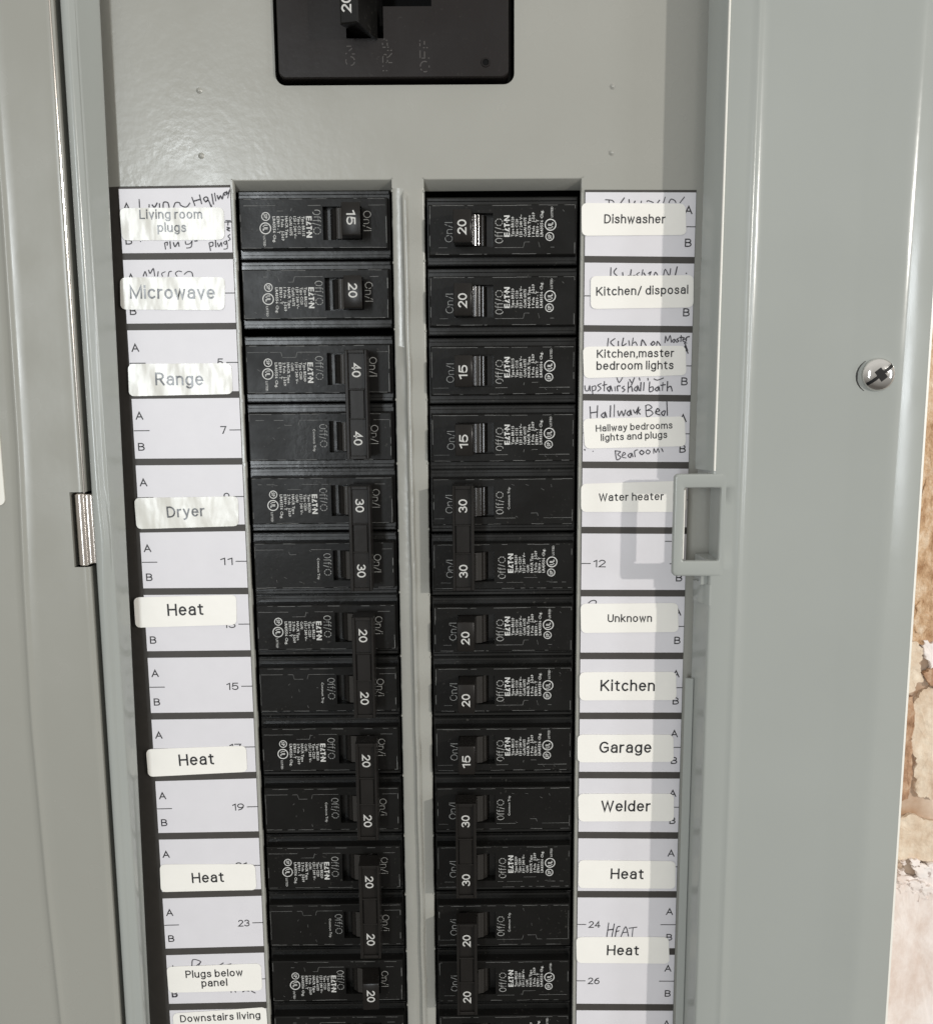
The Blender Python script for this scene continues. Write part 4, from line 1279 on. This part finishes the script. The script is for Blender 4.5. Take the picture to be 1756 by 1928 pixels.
def make_breaker(amps, double, seed):
    root = thing('circuit_breaker', 'x', 'breaker', (0, 0, 0))
    tb = []
    poles = [0.0] if not double else [0.5, -0.5]
    for pi_, v0 in enumerate(poles):
        shoulder_mesh(v0).build('casing', BLACKS, root)
        face_mesh(v0).build('face', BLACK, root, smooth=False)
        drum_mesh(v0).build('drum', DRUMM, root, ang=50)
        full = (pi_ == 0)
        dx = -0.05 if double else 0.0
        lettering(v0, 'full' if full else 'trip', seed, (2 if double else 1, amps), dx).build('printed_lettering', PRINTW, root, smooth=False)
        moulded(v0, seed+pi_, 0.0 if not (double and full) else -0.03, 0.0 if not double else 0.035).build('moulded_lettering', MOULD, root, smooth=False)
        mould_glint_lines(v0, seed*7+pi_).build('mould_and_glint_lines', WEAR_GLINT, root, smooth=False)
    if double:
        for v0 in poles: neck_mesh(v0).build('handle_neck', BLACKG, root)
        t_ = tie_mesh(-0.5, 0.5).build('handle_tie', BLACKG, root)
        number(str(amps), 0.48, 0.61, 0.530).build('rating_number', NUMW, t_, smooth=False)
        number(str(amps), -0.50, 0.61, 0.530).build('rating_number', NUMW, t_, smooth=False)
    else:
        h_ = handle_mesh(0.0).build('handle', BLACKG, root, ang=30)
        number(str(amps), 0.015, 0.590, 0.534).build('rating_number', NUMW, h_, smooth=False)
    return root


protos = {}
LCEN = [-0.480, -1.473, -2.551, -3.541, -4.508, -5.488, -6.473, -7.448, -8.433, -9.427, -10.417, -11.42, -12.406, -13.40]
RCEN = [-0.587, -1.591, -2.592, -3.583, -4.557, -5.518, -6.518, -7.487, -8.465, -9.447, -10.445, -11.455, -12.442, -13.43]
BR = [
    ('L', [0], 15, 'single black breaker with switch marked 15, top of the left column'),
    ('L', [1], 20, 'single black breaker marked 20, second down in the left column, beside the Microwave sticker'),
    ('L', [2, 3], 40, 'double black breaker with handle tie marked 40 and 40 in the left column'),
    ('L', [4, 5], 30, 'double black breaker marked 30 and 30 in the left column, beside the Dryer sticker'),
    ('L', [6, 7], 20, 'double black breaker marked 20 beside numbers 13 and 15 in the left column'),
    ('L', [8, 9], 20, 'double black breaker marked 20, between the tilted Heat sticker and the number 19, left column'),
    ('L', [10, 11], 20, 'double black breaker marked 20 beside number 23 in the left column'),
    ('L', [12], 20, 'single black breaker marked 20 beside the Plugs below panel sticker'),
    ('L', [13], 20, 'black breaker cut off by the bottom edge in the left column'),
    ('R', [0], 20, 'single black breaker marked 20, top of the right column beside Dishwasher'),
    ('R', [1], 20, 'single black breaker marked 20 beside the Kitchen/ disposal sticker'),
    ('R', [2], 15, 'single black breaker marked 15 with bright switch drum beside Kitchen,master bedroom lights'),
    ('R', [3], 15, 'single black breaker marked 15 beside the Hallway bedrooms sticker'),
    ('R', [4, 5], 30, 'double black breaker marked 30 beside Water heater and number 12'),
    ('R', [6], 20, 'single black breaker marked 20 beside the Unknown sticker'),
    ('R', [7], 20, 'single black breaker marked 20 beside the large Kitchen sticker'),
    ('R', [8], 15, 'single black breaker marked 15 beside the Garage sticker'),
    ('R', [9, 10], 30, 'double black breaker marked 30 at the Welder row of the right column'),
    ('R', [11, 12], 20, 'double black breaker marked 20 beside numbers 24 and 26'),
    ('R', [13], 20, 'black breaker cut off by the bottom edge in the right column'),
]
for side, idx, amps, label in BR:
    dbl = len(idx) == 2; key = (amps, dbl)
    if key not in protos:
        protos[key] = make_breaker(amps, dbl, len(protos)*13+3); root = protos[key]
    else:
        root = copy_tree(protos[key])
    root['label'] = label; root['group'] = 'black circuit breakers in two columns'
    cen = LCEN if side == 'L' else RCEN
    z = sum(cen[i] for i in idx)/len(idx)
    x = -2.17 if side == 'L' else 0.54
    kf = (CD-0.03)/(CD-0.12)          # the columns sit level with the plate
    root.location = ((CX+(x-CX)*kf)*S, 0.09*S, (CZ+(z-CZ)*kf)*S)
    root.rotation_euler = (0, math.pi if side == 'R' else 0, 0)

# ================================================================== main breaker
mn = thing('main_breaker', 'large black main breaker marked 200 in the opening at the top', 'main breaker', (-0.9, 2.0, 0.0))
MO = (-0.9, 2.0, 0.0)
MH = 0.10
fx0, fz0 = P(525, 147, MH); fx1, _ = P(957, 147, MH)
m = MB()
o3 = rrect(fx0, fx1, fz0, 4.4, 0.10); o2 = rrect(fx0+0.014, fx1-0.014, fz0+0.014, 4.39, 0.09); o4 = rrect(fx0-0.012, fx1+0.012, fz0-0.015, 4.42, 0.11)
m.rings([[(x, z, -0.9) for x, z in o4], [(x, z, -0.10) for x, z in o4], [(x, z, MH-0.02) for x, z in o3], [(x, z, MH) for x, z in o2]], False, False)
# top face with the toggle slot cut out
s0x, s0z = P(668, 72, MH); s1x, _ = P(722, 72, MH); s2x, s2z = P(812, 11, MH)
m.box(fx0-0.06, fx1+0.08, fz0-0.13, 4.5, -1.2, -0.62, 0.01)
inner = [(x, z) for x, z in o2]
slot = [(s0x-0.12, s0z), (s1x, s0z), (s1x, s2z), (s2x, s2z), (s2x, 4.0), (s0x-0.12, 4.0)]
import bmesh
mbm = bmesh.new()
vo = [mbm.verts.new((x*S, -MH*S, z*S)) for x, z in inner]; vi = [mbm.verts.new((x*S, -MH*S, z*S)) for x, z in slot]
eds = []
for ring in (vo, vi):
    for i in range(len(ring)): eds.append(mbm.edges.new((ring[i], ring[(i+1) % len(ring)])))
bmesh.ops.triangle_fill(mbm, edges=eds, use_beauty=True)
mbm.verts.index_update(); base = len(m.v)
m.v += [tuple(v.co) for v in mbm.verts]; m.f += [tuple(base+v.index for v in f.verts) for f in mbm.faces]
mbm.free()
body = m.build('casing', MAINM, mn, MO, ang=30)
sm = MB(); sm.rings([[(x, z, MH-0.001) for x, z in slot], [(x, z, -0.6) for x, z in slot]], False, True)
sm.build('toggle_slot', DARK, mn, MO)
# toggle
hx0_, hzb = P(640, 44, 0.60); hx1_, _ = P(671, 44, 0.60)
tg = MB()
tz = P(700, 76, 0.15)[1]
tx1 = P(711, 70, 0.12)[0]
prof_b = [(hx0_+0.06, tz+0.10, 0.0), (tx1, tz, 0.0), (tx1, 4.0, 0.0), (hx0_+0.06, 4.0, 0.0)]
prof_m = [(hx0_+0.02, hzb+0.0, 0.42), (tx1-0.10, hzb-0.12, 0.30), (tx1-0.10, 3.9, 0.30), (hx0_+0.02, 3.9, 0.42)]
tg.rings([[(hx0_+0.10, tz+0.14, -0.3), (tx1, tz+0.02, -0.3), (tx1, 3.5, -0.3), (hx0_+0.10, 3.5, -0.3)],
          [(hx0_+0.06, tz+0.16, 0.12), (tx1-0.01, tz+0.02, 0.12), (tx1-0.01, 3.45, 0.12), (hx0_+0.06, 3.45, 0.12)],
          [(hx0_+0.0, hzb+0.0, 0.56), (hx1_+0.025, hzb+0.025, 0.56), (hx1_+0.025, 3.3, 0.56), (hx0_+0.0, 3.3, 0.56)],
          [(hx0_+0.02, hzb+0.02, 0.58), (hx1_+0.0, hzb+0.04, 0.58), (hx1_+0.0, 3.28, 0.58), (hx0_+0.02, 3.28, 0.58)]], True, True)
tgo = tg.build('toggle', BLACK, mn, MO, ang=25)
A = P(661.5, 22, 0.585)
nm = MB(); pen_text(nm, '200', A, (0, 1), (-1, 0), 0.33, h=0.584, height=0.135, wt=.2)
nm.build('rating_number', NUMW, tgo, MO, smooth=False)
fl = MB()
for t, x, yb, w in (('ON', 669, 124, 0.27), ('TRIP', 739, 143, 0.50), ('OFF', 809, 136, 0.43)):
    A = P(x, yb, MH); pen_text(fl, t, A, (0, 1), (-1, 0), w, h=MH+0.003, height=0.14, wt=.12, gap=0.45, seed=len(t))
fl.build('moulded_lettering', FAINT, mn, MO, smooth=False)
hx, hz_ = P(914, 117, MH); q = MB()
n = 16
q.rings([[(hx+rr*math.cos(2*math.pi*i/n), hz_+rr*math.sin(2*math.pi*i/n), hh) for i in range(n)] for rr, hh in ((0.068, MH+0.001), (0.058, MH+0.012), (0.047, MH+0.012), (0.045, MH+0.002))], False, False)
q.build('hole_rim', MAINM, mn, MO)
q = MB(); disc(q, hx, hz_, 0.047, MH+0.002); q.build('hole', DARK, mn, MO)
